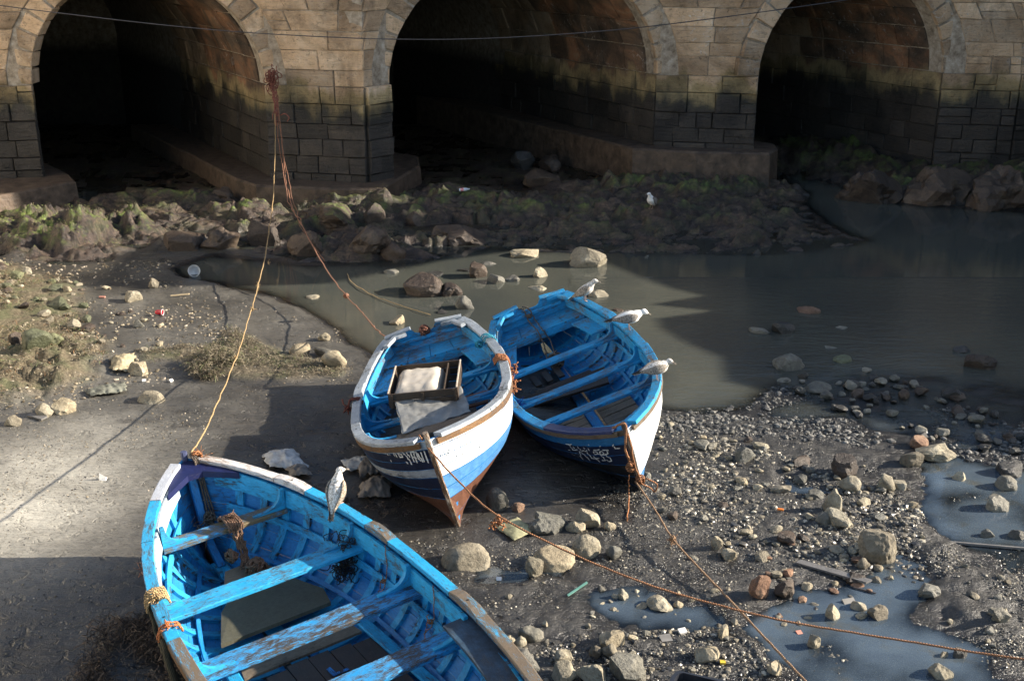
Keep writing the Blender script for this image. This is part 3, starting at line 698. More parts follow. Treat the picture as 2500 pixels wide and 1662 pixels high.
# unseen wall added on the right, its top shaped to shade the creek
SXZ = 1 / 2.4
def top_for(x, y, z0=0.0, XW=15.0): return (y + .104 * (XW - x), (XW - x) * SXZ + z0)
prof = [top_for(9.0, 9.6), top_for(5.7, 11.7), top_for(3.9, 13.2), top_for(2.8, 14.1), top_for(2.9, 15.0), top_for(2.5, 15.6), top_for(2.2, 16.3), top_for(2.2, 16.7), top_for(3.1, 17.1), top_for(2.2, 17.45), top_for(3.1, 17.9), top_for(2.6, 18.4), top_for(2.15, 19.1), top_for(1.4, 20.4), top_for(.3, 21.1), top_for(-6.6, 21.5), top_for(-6.4, 22.7, .2), top_for(-4.6, 22.9, .35), (24.8, 6.9), (26.3, 6.9), (26.4, 13.5), (36.0, 13.5)]
prof = sorted(prof, key=lambda p: p[0])
ram = MB(); n_ = len(prof); XW = 15.0
vs = [(XW, y, z) for y, z in prof] + [(XW, y, -.5) for y, z in prof] + [(XW + 1.6, y, z) for y, z in prof] + [(XW + 1.6, y, -.5) for y, z in prof]
fs = []
for i in range(n_ - 1): fs += [[i, n_ + i, n_ + i + 1, i + 1], [2 * n_ + i, 2 * n_ + i + 1, 3 * n_ + i + 1, 3 * n_ + i], [i, i + 1, 2 * n_ + i + 1, 2 * n_ + i]]
fs += [[0, 2 * n_, 3 * n_, n_], [n_ - 1, 2 * n_ - 1, 4 * n_ - 1, 3 * n_ - 1]]
ram.add(vs, fs)
shade_slab = [top_for(-4.6, 18.6), top_for(-2.9, 20.0), top_for(-1.2, 20.9), top_for(.2, 21.15), (top_for(0, 21.4)[0], 9.3), (top_for(-4.6, 18.6)[0], 9.35)]  # slab added above the wall top to shade the creek's left end
nc_ = len(shade_slab); ram.add([(XW + .1, y, z) for y, z in shade_slab] + [(XW + 1.5, y, z) for y, z in shade_slab], [list(range(nc_)), [nc_ + i for i in range(nc_)][::-1]] + [[i, nc_ + i, nc_ + (i + 1) % nc_, (i + 1) % nc_] for i in range(nc_)])
tag(recenter(ram.build('shade_wall', S_mortar)), 'unseen wall added right of the creek, its top stepped to shape the shade', 'wall')
# ------------------------------------------------------------------ boats
class Boat:
    UM = .42
    def __init__(s, q, name, label):
        s.X, s.Y, s.Z, s.yaw, s.heel, s.trim, s.L, s.B, s.ft, s.D, s.sb, s.p, s.rk = q
        c, n = math.cos, math.sin
        Rz = Matrix(((c(s.yaw), -n(s.yaw), 0), (n(s.yaw), c(s.yaw), 0), (0, 0, 1)))
        Ry = Matrix(((c(s.trim), 0, -n(s.trim)), (0, 1, 0), (n(s.trim), 0, c(s.trim))))
        Rx = Matrix(((1, 0, 0), (0, c(s.heel), -n(s.heel)), (0, n(s.heel), c(s.heel))))
        s.M = Matrix.Translation((s.X, s.Y, s.Z)) @ (Rz @ Ry @ Rx).to_4x4()
        s.root = empty(name, mat=s.M, label=label, cat='rowing boat', group='blue wooden rowing boats aground below the bridge')
    def half(s, u):
        if u < s.UM: return s.B / 2 * (1 - (1 - s.ft) * ((s.UM - u) / s.UM) ** 1.8)
        return s.B / 2 * max(0.0, 1 - ((u - s.UM) / (1 - s.UM)) ** s.p) ** .85
    def zs(s, u): return s.D + s.sb * max(0, (u - .4) / .6) ** 2 + .08 * max(0, (.4 - u) / .4) ** 2
    def zk(s, u): return .07 + .16 * max(0, (.22 - u) / .22) ** 1.5 - .07 * max(0, (u - .78) / .22) ** 1.5
    def S(s, u, w, off=0.0, side=1):
        """hull surface; w 0 at the sheer, 1 at the keel; off = distance inboard"""
        if off:
            e = .004; u1 = min(max(u, e), 1 - e); w1 = min(max(w, e), 1 - e)
            a = s.S(u1 + e, w1) - s.S(u1 - e, w1); b = s.S(u1, w1 + e) - s.S(u1, w1 - e)
            n = a.cross(b)
            if n.length < 1e-9: n = Vector((0, -1, 0))
            n.normalize()
            if n.y > 0: n = -n
            p = s.S(u, w) + n * off
            p.y = max(p.y, .012) if off > 0 else p.y
            return Vector((p.x, p.y * side, p.z))
        th = w * math.pi / 2; c_, s_ = max(0, math.cos(th)), math.sin(th)
        k = min(1, max(0, (u - .55) / .45)); k = k * k
        c = lerp(.62, 2.0, k); a = lerp(.80, 1.0, k)
        if u < .25: c = lerp(.62, .85, (.25 - u) / .25)
        b = s.half(u); zt, zb = s.zs(u), s.zk(u)
        y = b * c_ ** c; z = zt + (zb - zt) * s_ ** a
        xe = s.L - s.rk * (1 - (z - .0) / (s.D + s.sb)) ** 1.3 if z < s.D + s.sb else s.L
        uu = u
        x = uu * xe if u > .5 else u * s.L
        if u > .5: x = u * (s.L + (xe - s.L) * ((u - .5) / .5) ** 1.5)
        y = y + .022 * (1 if u > .02 else 0)          # half the stem's thickness
        return Vector((x - s.L / 2, y * side, z))
    def strip(s, name, mats, side, u0, u1, w0, w1, o0, o1, nu=16, parent=None, mi_in=None, jit=0.0, w0b=None, w1b=None):
        """solid strip of planking between two offsets from the hull surface"""
        mb = MB(); vs = []; ul = random.random() * 4; n_w = 1 if w1 - w0 < .3 else max(2, int((w1 - w0) / .09))
        ring = []
        for i in range(nu + 1):
            u = lerp(u0, u1, i / nu); a_ = w0 if w0b is None else lerp(w0, w0b, i / nu); b_ = w1 if w1b is None else lerp(w1, w1b, i / nu)
            row = []
            for j in range(n_w + 1): row.append(s.S(u, lerp(a_, b_, j / n_w) + random.uniform(-jit, jit), o0, side))
            for j in range(n_w, -1, -1): row.append(s.S(u, lerp(a_, b_, j / n_w), o1, side))
            ring.append(row)
        m = len(ring[0]); fs = []; uv = []; mi = []
        lu = (u1 - u0) * s.L; lw = (w1 - w0) * 1.25
        if nu <= 2 or lu < .12: lu_dir = False
        else: lu_dir = True
        for r in ring: vs += r
        def UV(i, j):
            jj = j if j <= n_w else (2 * n_w + 1 - j)
            a = ul + lu * i / nu; b = ul * 1.7 + lw * jj / n_w
            return (a, b) if lu_dir else (b, a)
        for i in range(nu):
            for j in range(m):
                j2 = (j + 1) % m; f = [i * m + j, (i + 1) * m + j, (i + 1) * m + j2, i * m + j2]
                if side > 0: f = f[::-1]; 
                fs.append(f)
                c = [UV(i, j), UV(i + 1, j), UV(i + 1, j2), UV(i, j2)]
                uv.append(c[::-1] if side > 0 else c)
                outer = j < n_w; mi.append(0 if (outer or mi_in is None) else mi_in)
        fs.append(list(range(m)) if side < 0 else list(range(m))[::-1]); uv.append([UV(0, j) for j in range(m)]); mi.append(0)
        e = nu * m; fs.append([e + j for j in range(m)][::(-1 if side < 0 else 1)]); uv.append([UV(nu, j) for j in range(m)]); mi.append(0)
        b = 0; mb.v = [tuple(p) for p in vs]; mb.f = fs; mb.uv = uv; mb.mi = mi; mb.sm = [False] * len(fs)
        o = mb.build(name, mats, parent or s.root)
        return o
    def W(s, p): return s.M @ Vector(p)
    def local(s, p): return s.M.inverted() @ Vector(p)
    def beam(s, name, mat, pts, w, h, up=(0, 0, 1), c=.008, jit=.002, parent=None, x0=None, z0=None, n=8):
        mb = MB(); P = []
        for i in range(len(pts) - 1):
            for k in range(n): P.append(Vector(pts[i]).lerp(Vector(pts[i + 1]), k / n))
        P.append(Vector(pts[-1])); sweep(mb, P, rect(w, h, c, x0, z0), up, jit=jit)
        return mb.build(name, mat, parent or s.root)
    def inner_y(s, u, z, off=.06):
        """half breadth inside the planking at height z"""
        best = 0
        for k in range(60):
            p = s.S(u, k / 60 * .95)
            if p.z <= z: return max(.03, p.y - off)
        return .05
    def build(s, o):
        inm = o['inner']; L = s.L
        bands = o['bands']; mats = o['mats']
        for sd_, key in ((1, 'port'), (-1, 'star')):
            for k in range(len(bands) - 1):
                g = .0022
                s.strip('hull_plank', [mats[key][k], inm], sd_, 0.0, 1.0, bands[k] + g, bands[k + 1] - g, 0.0, .018, 26, mi_in=1)
            # ribs
            for i in range(o['nrib']):
                u = lerp(.07, .93, i / (o['nrib'] - 1))
                s.strip('rib', [o.get('ribmat', inm)], sd_, u - .0065, u + .0065, .03, .965, .018, .050, 1)
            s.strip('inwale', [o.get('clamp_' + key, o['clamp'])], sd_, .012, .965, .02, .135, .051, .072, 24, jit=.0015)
            s.strip('stringer', [o['clamp']], sd_, .02, .95, .235, .295, .051, .070, 24, jit=.0015)
            s.strip('bilge_stringer', [inm], sd_, .06, .90, .56, .60, .051, .066, 20)
            s.strip('rubbing_strake', [o['rub']], sd_, 0.0, .992, .004, .036, -.030, -.002, 26, jit=.001)
            # cap rail in butted lengths, some as raised oar pads
            cuts = o['cap_cuts'][key]
            for (u0, u1, m_, lift) in cuts:
                n = max(4, int((u1 - u0) * 26)); pts = []
                for i in range(n + 1):
                    u = lerp(u0, u1, i / n); p = s.S(u, 0); q = s.half(u)
                    pts.append((Vector((p.x, p.y * sd_, p.z)), u))
                mb = MB(); P = [p for p, u in pts]
                # rail width shrinks to the stem
                secw_out, secw_in = .034, o.get('capw', .066)
                fr = [];
                th = .030 + lift
                vs = []; m8 = 8; L_ = [0]
                for i, (p, u) in enumerate(pts):
                    t = (P[min(i + 1, n)] - P[max(i - 1, 0)]).normalized(); sid = Vector((t.y, -t.x, 0)).normalized()
                    if sid.y * sd_ < 0: sid = -sid     # outward
                    inn = min(secw_in, max(.0, s.half(u) * .9 + .0)); e_ = .007 if 0 < i < n else .004
                    li = lift if lift == 0 else (lift * (1 if 0 < i < n else .2))
                    zt = .030 + li; sec = [(secw_out - e_, -.012), (secw_out, -.012 + e_), (secw_out, zt - e_), (secw_out - e_, zt), (-inn + e_, zt), (-inn, zt - e_), (-inn, -.012 + e_), (-inn + e_, -.012)]
                    if i: L_.append(L_[-1] + (P[i] - P[i - 1]).length)
                    for (a, b) in sec: vs.append(p + sid * (a + random.uniform(-.002, .002)) + Vector((0, 0, b + random.uniform(-.0015, .0015))))
                fs = []; uvs = []; r = random.random() * 5; pr = [0, .01, .05, .06, .16, .17, .21, .22, .32]
                for i in range(n):
                    for j in range(8):
                        a = i * 8 + j; b = i * 8 + (j + 1) % 8; f = [a, b, b + 8, a + 8]; c = [(r + L_[i], pr[j]), (r + L_[i], pr[j + 1]), (r + L_[i + 1], pr[j + 1]), (r + L_[i + 1], pr[j])]
                        if sd_ < 0: f = f[::-1]; c = c[::-1]
                        fs.append(f); uvs.append(c)
                fs += [list(range(8))[::(-1 if sd_ > 0 else 1)], [n * 8 + j for j in range(8)][::(1 if sd_ > 0 else -1)]]; uvs += [[(r, .02 * j) for j in range(8)]] * 2
                mb.add(vs, fs, uvs)
                cap = mb.build('oar_pad' if lift else 'gunwale_cap', m_, s.root)
                if lift:
                    um = (u0 + u1) / 2; p = s.S(um, 0); hb = MB()
                    cpt = Vector((p.x, (p.y - .016) * sd_, p.z + .0295 + lift))
                    hb.add([cpt + Vector((.011 * math.cos(a), .011 * math.sin(a), .002)) for a in [2 * math.pi * k / 10 for k in range(10)]], [list(range(10))])
                    h = hb.build('oarlock_hole', plain('dark_hole', (.004, .004, .004), .9), cap)
        # keel and stem
        zt = s.zs(1) + o.get('stem_up', .07)
        pts = [Vector((-L / 2 + .05, 0, .03))] + [Vector((x, 0, .03)) for x in np.linspace(-L / 2 + .6, L / 2 - s.rk - .25, 6)]
        mb = MB(); sweep(mb, pts, rect(.06, .13, .006), jit=.002); mb.build('keel', o['keel'], s.root)
        st = []; xs_ = L / 2
        for k in range(12):
            z = lerp(-.02, zt, k / 11); zz = min(z, s.D + s.sb)
            x = xs_ - s.rk * (1 - max(0, zz) / (s.D + s.sb)) ** 1.3
            if z > s.D + s.sb: x = xs_ + (z - s.D - s.sb) * .1
            st.append(Vector((x, 0, z)))
        mb = MB(); sec = rect(.052, .06, .012, None, -.045); sweep(mb, st, sec, (1, 0, 0), jit=.003); mb.build('stem_post', o['stem'], s.root)
        # forefoot knee, in the corner between keel and stem
        kx = L / 2 - s.rk; mb = MB(); f = [Vector((kx - .75, 0, .03)), Vector((kx + .005, 0, -.03)), Vector((kx + .03, 0, .34)), Vector((kx - .1, 0, .22)), Vector((kx - .3, 0, .14))]
        mb.add([p + Vector((0, .022, 0)) for p in f] + [p - Vector((0, .022, 0)) for p in f], [[4, 3, 2, 1, 0], [5, 6, 7, 8, 9]] + [[i, (i + 1) % 5, 5 + (i + 1) % 5, 5 + i] for i in range(5)])
        mb.build('forefoot', o['keel'], s.root)
        # transom with sculling notch
        out = []; zt0 = s.zs(0); b0 = s.half(0); W_ = [k / 14 for k in range(15)]
        prt = [s.S(0, w) for w in W_]
        edge = [Vector((0, p.y, p.z)) for p in prt] + [Vector((0, -p.y, p.z)) for p in prt[::-1]]
        zc_ = zt0 + .035
        topl = [(-b0, zt0), (-b0 * .97, zc_), (-.17, zc_ + .03), (-.14, zc_ - .03), (-.09, zc_ - .055), (.09, zc_ - .055), (.14, zc_ - .03), (.17, zc_ + .03), (b0 * .97, zc_)]
        outl = [(p.y, p.z) for p in edge] + topl[1:]
        xa, xb = -L / 2 - .034, -L / 2 - .002
        n = len(outl); mb = MB()
        ctr = (0, zt0 - .2)
        vs = [(xa, y, z) for y, z in outl] + [(xb, y, z) for y, z in outl] + [(xa, *ctr), (xb, *ctr)]
        fs = []; uv = []
        for i in range(n):
            j = (i + 1) % n; fs += [[i, j, n + j, n + i], [2 * n, i, j], [2 * n + 1, n + j, n + i]]
            A, B_ = outl[i], outl[j]; uv += [[(A[0], A[1]), (B_[0], B_[1]), (B_[0], B_[1] + .03), (A[0], A[1] + .03)], [ctr, A, B_], [ctr, B_, A]]
        mb.add(vs, fs, uv); mb.build('transom', o['transom'], s.root)
        for sg in (1, -1):   # rails along the transom top
            s.beam('transom_cap', o['tcap'], [(-L / 2 - .002, sg * .165, zc_ + .045), (-L / 2 - .002, sg * b0 * .99, zc_ + .012)], .085, .034, n=4)
            s.beam('quarter_knee', o['tcap'], [(-L / 2 + .03, sg * (b0 - .28), zc_ - .01), (-L / 2 + .07, sg * (b0 - .12), zc_ - .005), (-L / 2 + .30, sg * (b0 - .005), zc_ - .015)], .07, .045, n=3)
        s.beam('transom_clamp', o['clamp'], [(-L / 2 + .03, -b0 * .8, zc_ - .11), (-L / 2 + .03, b0 * .8, zc_ - .11)], .04, .05)
        # keelson
        s.beam('keelson', o.get('keelson', inm), [(-L / 2 + .25, 0, .13), (L / 2 - .55, 0, .13)], .13, .05, n=10)
        # inner stem / breasthook
        mb = MB(); ub = o.get('bh', .905); y = s.half(ub) - .02; z = s.zs(ub) - .01; x1 = L / 2 - .03
        xb_ = s.S(ub, 0).x; c1 = Vector((x1, 0, s.zs(1) - .01)); pl = [Vector((xb_ - .10, y + .0, z)), Vector((xb_ + .12, .07, z + .012)), Vector((xb_ + .12, -.07, z + .012)), Vector((xb_ - .10, -y, z)), Vector((s.S(.97, 0).x, -s.half(.97), s.zs(.97) - .005)), c1, Vector((s.S(.97, 0).x, s.half(.97), s.zs(.97) - .005))]
        m_ = len(pl); mb.add(pl + [p - Vector((0, 0, .06)) for p in pl], [list(range(m_)), list(range(m_, 2 * m_))[::-1]] + [[i, m_ + i, m_ + (i + 1) % m_, (i + 1) % m_] for i in range(m_)], [[(p.x, p.y) for p in pl]] * 2 + [[(0, 0), (0, .06), (.2, .06), (.2, 0)]] * m_)
        mb.build('breasthook', o['hook'], s.root)
        s.beam('inner_stem', inm, [(L / 2 - .09, 0, s.zs(1) - .05), (L / 2 - s.rk - .05, 0, .30), (L / 2 - s.rk - .35, 0, .14)], .07, .07, up=(1, 0, .3), n=4)
        # thwarts with knees
        for (u, dz, w, m_) in o['thwarts']:
            z = s.zs(u) - dz; x = s.S(u, .1).x; y = s.inner_y(u, z, .05)
            th = s.beam('thwart', m_, [(x, -y, z), (x, y, z)], w, .042, up=(0, 0, 1), c=.007, jit=.0025, n=12)
            for sg in (1, -1):
                zc2 = s.zs(u) - .012; yt = s.inner_y(u, zc2 - .02, .075); pr = []
                R0 = .30; poly_ = [(yt, zc2 - .0), (yt - .035, zc2)]
                for k in range(7):
                    t = k / 6; yy_ = yt - .035 - (R0 - .035) * (t ** 2.0) ; zz_ = z + .034 + (zc2 - z - .034) * (1 - t) ** 2.2
                    poly_.append((yy_, zz_))
                poly_ += [(yt - R0, z + .0215), (y - .005, z + .0215), (y - .005, z + .06)]
                kk = len(poly_); mb = MB(); hw = .019; xo = x + random.choice((-1, 1)) * w * .22
                mb.add([(xo - hw, sg * a, b) for a, b in poly_] + [(xo + hw, sg * a, b) for a, b in poly_], [list(range(kk))[::sg], [kk + i for i in range(kk)][::-sg]] + [[i, (i + 1) % kk, kk + (i + 1) % kk, kk + i][::-sg] for i in range(kk)],
                       [[(a, b) for a, b in poly_]] * 2 + [[(a * .5, 0), (a * .5 + .1, 0), (a * .5 + .1, .04), (a * .5, .04)] for a, b in poly_])
                mb.build('thwart_knee', o['clamp'], s.root)
        return s
    def side_bench(s, mat, u0, u1, dz, wd, sg, name='side_bench'):
        n = 8; mb = MB(); vs = []; z = 0
        for i in range(n + 1):
            u = lerp(u0, u1, i / n); z = s.zs(u0) - dz; x = u * s.L - s.L / 2; y = s.inner_y(u, z, .045)
            vs += [(x, sg * y, z), (x, sg * (y - wd), z), (x, sg * (y - wd), z - .026), (x, sg * y, z - .026)]
        fs = []; uv = []
        for i in range(n):
            for j in range(4):
                f = [i * 4 + j, i * 4 + (j + 1) % 4, i * 4 + 4 + (j + 1) % 4, i * 4 + 4 + j]; fs.append(f[::sg])
                a, b = s.L * (u1 - u0) * i / n, s.L * (u1 - u0) * (i + 1) / n; q = [.0, wd, wd + .03, 2 * wd, 2 * wd]
                uv.append([(a, q[j]), (a, q[j + 1]), (b, q[j + 1]), (b, q[j])][::sg])
        fs += [[0, 1, 2, 3], [n * 4 + k for k in (3, 2, 1, 0)]]; uv += [[(0, 0), (.1, 0), (.1, .1), (0, .1)]] * 2
        mb.add(vs, fs, uv); return mb.build(name, mat, s.root)
    def board(s, name, mat, pts, th=.022, parent=None, along=0):
        """flat board from its outline (local x, y, z)"""
        pts = [Vector(p) for p in pts]; n = len(pts); mb = MB(); r = random.random() * 4
        def uv(p): return (p.x + r, p.y + r) if along == 0 else (p.y + r, p.x + r)
        mb.add(pts + [p - Vector((0, 0, th)) for p in pts], [list(range(n)), list(range(n, 2 * n))[::-1]] + [[i, n + i, n + (i + 1) % n, (i + 1) % n] for i in range(n)],
               [[uv(p) for p in pts], [uv(p) for p in pts[::-1]]] + [[uv(pts[i]), uv(pts[i]), uv(pts[(i + 1) % n]), uv(pts[(i + 1) % n])] for i in range(n)])
        return mb.build(name, mat, parent or s.root)
    # trace marks painted on the topside from where they show in the photograph, laid on the planking
    def grid(s, side):
        if not hasattr(s, 'g'): s.g = {}
        if side not in s.g:
            U = np.linspace(.5, .995, 160); W_ = np.linspace(0, .75, 90); pts = []; uw = []
            for u in U:
                for w in W_: pts.append(s.M @ s.S(u, w, 0, side)); uw.append((u, w))
            s.g[side] = (proj(np.array([tuple(p) for p in pts])), uw)
        return s.g[side]
    def find(s, side, px, py):
        P, uw = s.grid(side); i = int(np.argmin((P[:, 0] - px) ** 2 + (P[:, 1] - py) ** 2)); return uw[i]
    def stroke(s, name, mat, side, pxs, wid=.014, off=-.009):
        uw = [s.find(side, *p) for p in pxs]; pts = [s.S(u, w, off, side) for u, w in uw]; nr = []
        for (u, w) in uw: nr.append((s.S(u, w, -.01, side) - s.S(u, w, 0, side)).normalized())
        mb = MB(); vs = []; n = len(pts)
        for i in range(n):
            t = (pts[min(i + 1, n - 1)] - pts[max(i - 1, 0)])
            if t.length < 1e-6: t = Vector((1, 0, 0))
            sd2 = t.normalized().cross(nr[i]).normalized() * wid / 2 * random.uniform(.75, 1.2)
            vs += [pts[i] + sd2, pts[i] - sd2]
        mb.add(vs, [[2 * i, 2 * i + 1, 2 * i + 3, 2 * i + 2] for i in range(n - 1)]); return mb
def sub(b, side, org, sc, lists, name, mat, wid):
    mb = MB()
    for pl in lists:
        P = [(org[0] + x * sc, org[1] + y * sc) for x, y in pl]; Q = [P[0]]
        for i in range(1, len(P)):
            d = math.hypot(P[i][0] - Q[-1][0], P[i][1] - Q[-1][1]); k = max(1, int(d / 3)); a = Q[-1]
            for t in range(1, k + 1): Q.append((lerp(a[0], P[i][0], t / k), lerp(a[1], P[i][1], t / k)))
        m2 = b.stroke(name, mat, side, Q, wid); mb.add(m2.v, m2.f)
    return tag(mb.build(name, mat, b.root), kind='stuff')

Q2 = [-0.7015, 11.9022, -0.0429, -1.4709, 0.2649, 0.0109, 4.1861, 1.741, 0.5929, 0.7613, 0.3827, 2.8147, 0.2749]
Q3 = [0.9676, 12.8666, -0.0477, -1.3657, 0.3278, -0.0005, 4.6028, 1.7349, 0.6154, 0.7162, 0.2477, 2.74, 0.2835]
Q1 = [-1.4276, 7.4048, -0.0518, 2.1736, -0.0504, 0.0132, 5.5355, 1.9502, 0.5173, 0.7871, 0.1979, 2.7873, 0.3006]
white_letter = plain('white_letter_paint', (.58, .58, .55), .6, var=.3, vs=60)
BND = [0.0, .05, .12, .26, .36, .50, .64, .80, .985]
# --- white-topped boat with the crate
b2 = Boat(Q2, 'rowing_boat', 'white-railed rowing boat, faded name on its bow and a wooden crate aboard, middle of three')
WHT, NV, GW = M_white(), M_navy(), M_greywhite()
def caps(main, pad, pads=((.16, .27), (.50, .58)), end=.985, ms=None):
    out = []; u = 0.0
    for i, (a, b) in enumerate(pads):
        out.append((u, a - .002, main if ms is None else ms[i], 0.0)); out.append((a, b, pad, .022)); u = b + .002
    mid = (u + end) / 2
    out.append((u, mid - .001, main if ms is None else ms[-2], 0.0)); out.append((mid + .001, end, main if ms is None else ms[-1], 0.0)); return out
B2_ = [0.0, .055, .12, .185, .25, .34, .43, .62, .80, .985]; B3_ = [0.0, .05, .12, .22, .33, .48, .64, .80, .985]
b2.build(dict(inner=M_bluein(), bands=B2_, nrib=15, ribmat=M_blue(), clamp=M_blue(), rub=M_rub(),
    mats=dict(port=[WHT, WHT, WHT, WHT, M_midblue(), M_midblue(), M_brown(), M_brown(), M_brown()], star=[GW, NV, NV, GW, NV, NV, M_brown(), M_brown(), M_brown()]),
    cap_cuts=dict(port=caps(GW, GW, ((.30, .40), (.60, .68))), star=caps(GW, GW, ((.28, .36), (.62, .70)))), capw=.072, keel=M_brown(), stem=paint('worn_pale_stem_paint', (.40, .36, .30), .86, wood=(.15, .075, .035)),
    transom=M_blue(), tcap=GW, hook=M_blue(), thwarts=[(.31, .20, .15, M_blue()), (.50, .20, .15, M_blue()), (.70, .16, .20, M_wood())]))
# --- blue boat with four gulls' perches
b3 = Boat(Q3, 'rowing_boat', 'bright blue rowing boat with three gulls on its rail, farthest right of three')
b3.build(dict(inner=M_bluein(), bands=B3_, nrib=17, ribmat=M_blue(), clamp=M_blue(), rub=M_wood(),
    mats=dict(port=[WHT, WHT, WHT, WHT, WHT, M_midblue(), M_black(), M_black()], star=[M_wood(), paint('teal_blue_strake_paint', (.01, .11, .26), .15), NV, NV, M_black(), M_black(), M_black(), M_black()]),
    cap_cuts=dict(port=caps(M_blue(), M_blue(), ((.20, .30), (.52, .60))), star=caps(M_blue(), M_blue(), ((.20, .30), (.52, .60)), ms=[M_blue(), M_blue(), M_blue(), paint('violet_navy_rail_paint', (.018, .030, .10), .35)])), capw=.07, keel=M_black(), stem=paint('dark_pale_edged_stem', (.06, .055, .05), .4, wood=(.2, .18, .15)),
    transom=M_blue(), tcap=M_blue(), hook=M_blue(), thwarts=[(.29, .21, .15, M_blue()), (.49, .21, .15, M_blue()), (.66, .21, .15, M_blue())]))
for b_, bm, u1 in ((b2, M_blue(), .27), (b3, M_blue(), .24)):
    zb = b_.zs(0) - .20; L = b_.L; y0 = b_.inner_y(.03, zb, .03); y1 = b_.inner_y(.11, zb, .03)
    cuts = [-1, -.45, .02, .5, 1]
    for i in range(4):
        a, c = cuts[i] * 1.0, cuts[i + 1] * 1.0
        b_.board('stern_bench_board', bm, [(-L / 2 + .01, a * y0 + .004, zb), (-L / 2 + .46, a * y1 + .004, zb), (-L / 2 + .46, c * y1 - .004, zb), (-L / 2 + .01, c * y0 - .004, zb)], .024, along=1)
    b_.beam('bench_riser', bm, [(-L / 2 + .455, -y1 + .05, zb - .07), (-L / 2 + .455, y1 - .05, zb - .07)], .02, .09)
    for sg in (1, -1): b_.side_bench(bm, .112, u1, .20, .24, sg)
# text
LT2 = [[(1640, 670), (1750, 690)], [(1670, 690), (1740, 960)], [(1700, 830), (1800, 830)], [(1730, 970), (1830, 965)], [(1420, 690), (1540, 950)], [(1430, 700), (1620, 960)], [(1540, 700), (1640, 975)],
       [(1260, 690), (1370, 960)], [(1250, 690), (1360, 700)], [(1360, 700), (1460, 980)], [(1320, 840), (1430, 850)], [(1040, 690), (1190, 840)], [(1170, 690), (1250, 860)], [(1200, 850), (1310, 1030)],
       [(920, 720), (1060, 1000)], [(920, 720), (1040, 760), (1060, 840), (970, 840)], [(1060, 850), (1200, 1000)], [(790, 715), (850, 740), (900, 790), (940, 900)], [(790, 720), (850, 850)],
       [(550, 710), (620, 730)], [(690, 730), (710, 760)], [(630, 910), (690, 960)], [(720, 910), (760, 970)], [(790, 930), (830, 990)], [(370, 730), (400, 770)], [(400, 820), (430, 870)], [(440, 840), (490, 890)], [(530, 880), (570, 920)], [(640, 760), (660, 780)], [(740, 800), (750, 820)], [(960, 960), (1080, 1010)], [(1100, 940), (1190, 1000)]]
sub(b2, -1, (890, 1040), .0893, LT2, 'name_lettering', white_letter, .017)
faint = plain('faded_blue_lettering', (.36, .46, .52), .6, var=.3, vs=60)
sub(b2, 1, (1040, 1030), .0957, [[(600, 690), (580, 850)], [(600, 690), (670, 660)], [(610, 750), (650, 740)], [(520, 690), (510, 830)], [(440, 770), (430, 860)], [(770, 860), (850, 840)], [(930, 800), (1010, 770)], [(1070, 740), (1080, 700)], [(1350, 640), (1490, 540)], [(890, 590), (895, 640)], [(1140, 470), (1150, 510)]], 'faded_lettering', faint, .012)
LT3 = [[(460, 460), (610, 465)], [(545, 490), (640, 600)], [(625, 605), (770, 610)], [(640, 520), (690, 570)], [(760, 520), (800, 560)], [(820, 580), (880, 630), (1000, 630), (1000, 600)], [(910, 540), (960, 580)], [(1035, 465), (1060, 485)], [(1035, 560), (1080, 625)], [(1330, 520), (1360, 515)], [(1700, 470), (1685, 500), (1750, 570), (1880, 560)],
       [(375, 570), (560, 600), (600, 670), (740, 880)], [(530, 710), (690, 745)], [(700, 690), (770, 800)], [(820, 760), (940, 885)], [(815, 655), (850, 760)], [(815, 655), (890, 680), (1100, 890)], [(1010, 660), (1130, 830), (1330, 830)], [(1180, 770), (1340, 915)], [(1170, 605), (1330, 605)],
       [(1170, 660), (1220, 730), (1300, 720), (1250, 650), (1170, 660)], [(1300, 700), (1430, 790), (1490, 890), (1400, 880)], [(1330, 650), (1340, 700), (1410, 730), (1440, 690), (1400, 640), (1330, 650)], [(1410, 605), (1580, 620)], [(1540, 625), (1550, 690), (1490, 730), (1420, 735)], [(1480, 720), (1600, 820), (1650, 890), (1600, 910), (1510, 860)]]
sub(b3, -1, (1340, 1040), .09326, LT3[:11], 'upper_lettering', white_letter, .012)
sub(b3, -1, (1340, 1040), .09326, LT3[11:], 'number_lettering', white_letter, .013)
# floor boards of the right boat
DW = M_darkwood(); WD = M_wood()
gw = paint('grey_floor_wood', (.13, .10, .07), .5, wood=(.07, .055, .04), second=(.22, .175, .125))
L3 = b3.L
for (x0, x1) in ((.05, .95), (1.0, 1.40)):
    for sg in (1, -1):
        for k in range(5):
            xa = lerp(x0, x1, k / 5) + .004; xb = lerp(x0, x1, (k + 1) / 5) - .004
            u_ = (xa + L3 / 2) / L3; yo = min(.52, b3.inner_y(min(u_, .9), .24, .10))
            if k == 0 and x0 < .5 and sg < 0: yo *= .7
            b3.board('floor_board', gw, [(xa, sg * .085, .20 + random.uniform(-.004, .004)), (xb, sg * .085, .20), (xb, sg * yo, .205 + random.uniform(0, .01)), (xa, sg * yo, .205)][::sg], .02, along=1)
b3.board('loose_board', DW, [(-.72, -.62, .30), (-.40, -.60, .30), (-.15, .38, .33), (-.62, .46, .33)], .03, along=1)
b3.board('loose_board', DW, [(-.88, -.45, .25), (-.78, -.45, .25), (-.70, .30, .28), (-.80, .30, .28)], .02, along=1)
for k in range(3): b3.board('loose_board', DW, [(-1.35 + .02 * k, -.42 + .16 * k, .25), (-1.02, -.40 + .16 * k, .24), (-1.02, -.32 + .16 * k, .24), (-1.35, -.34 + .16 * k, .25)], .02)
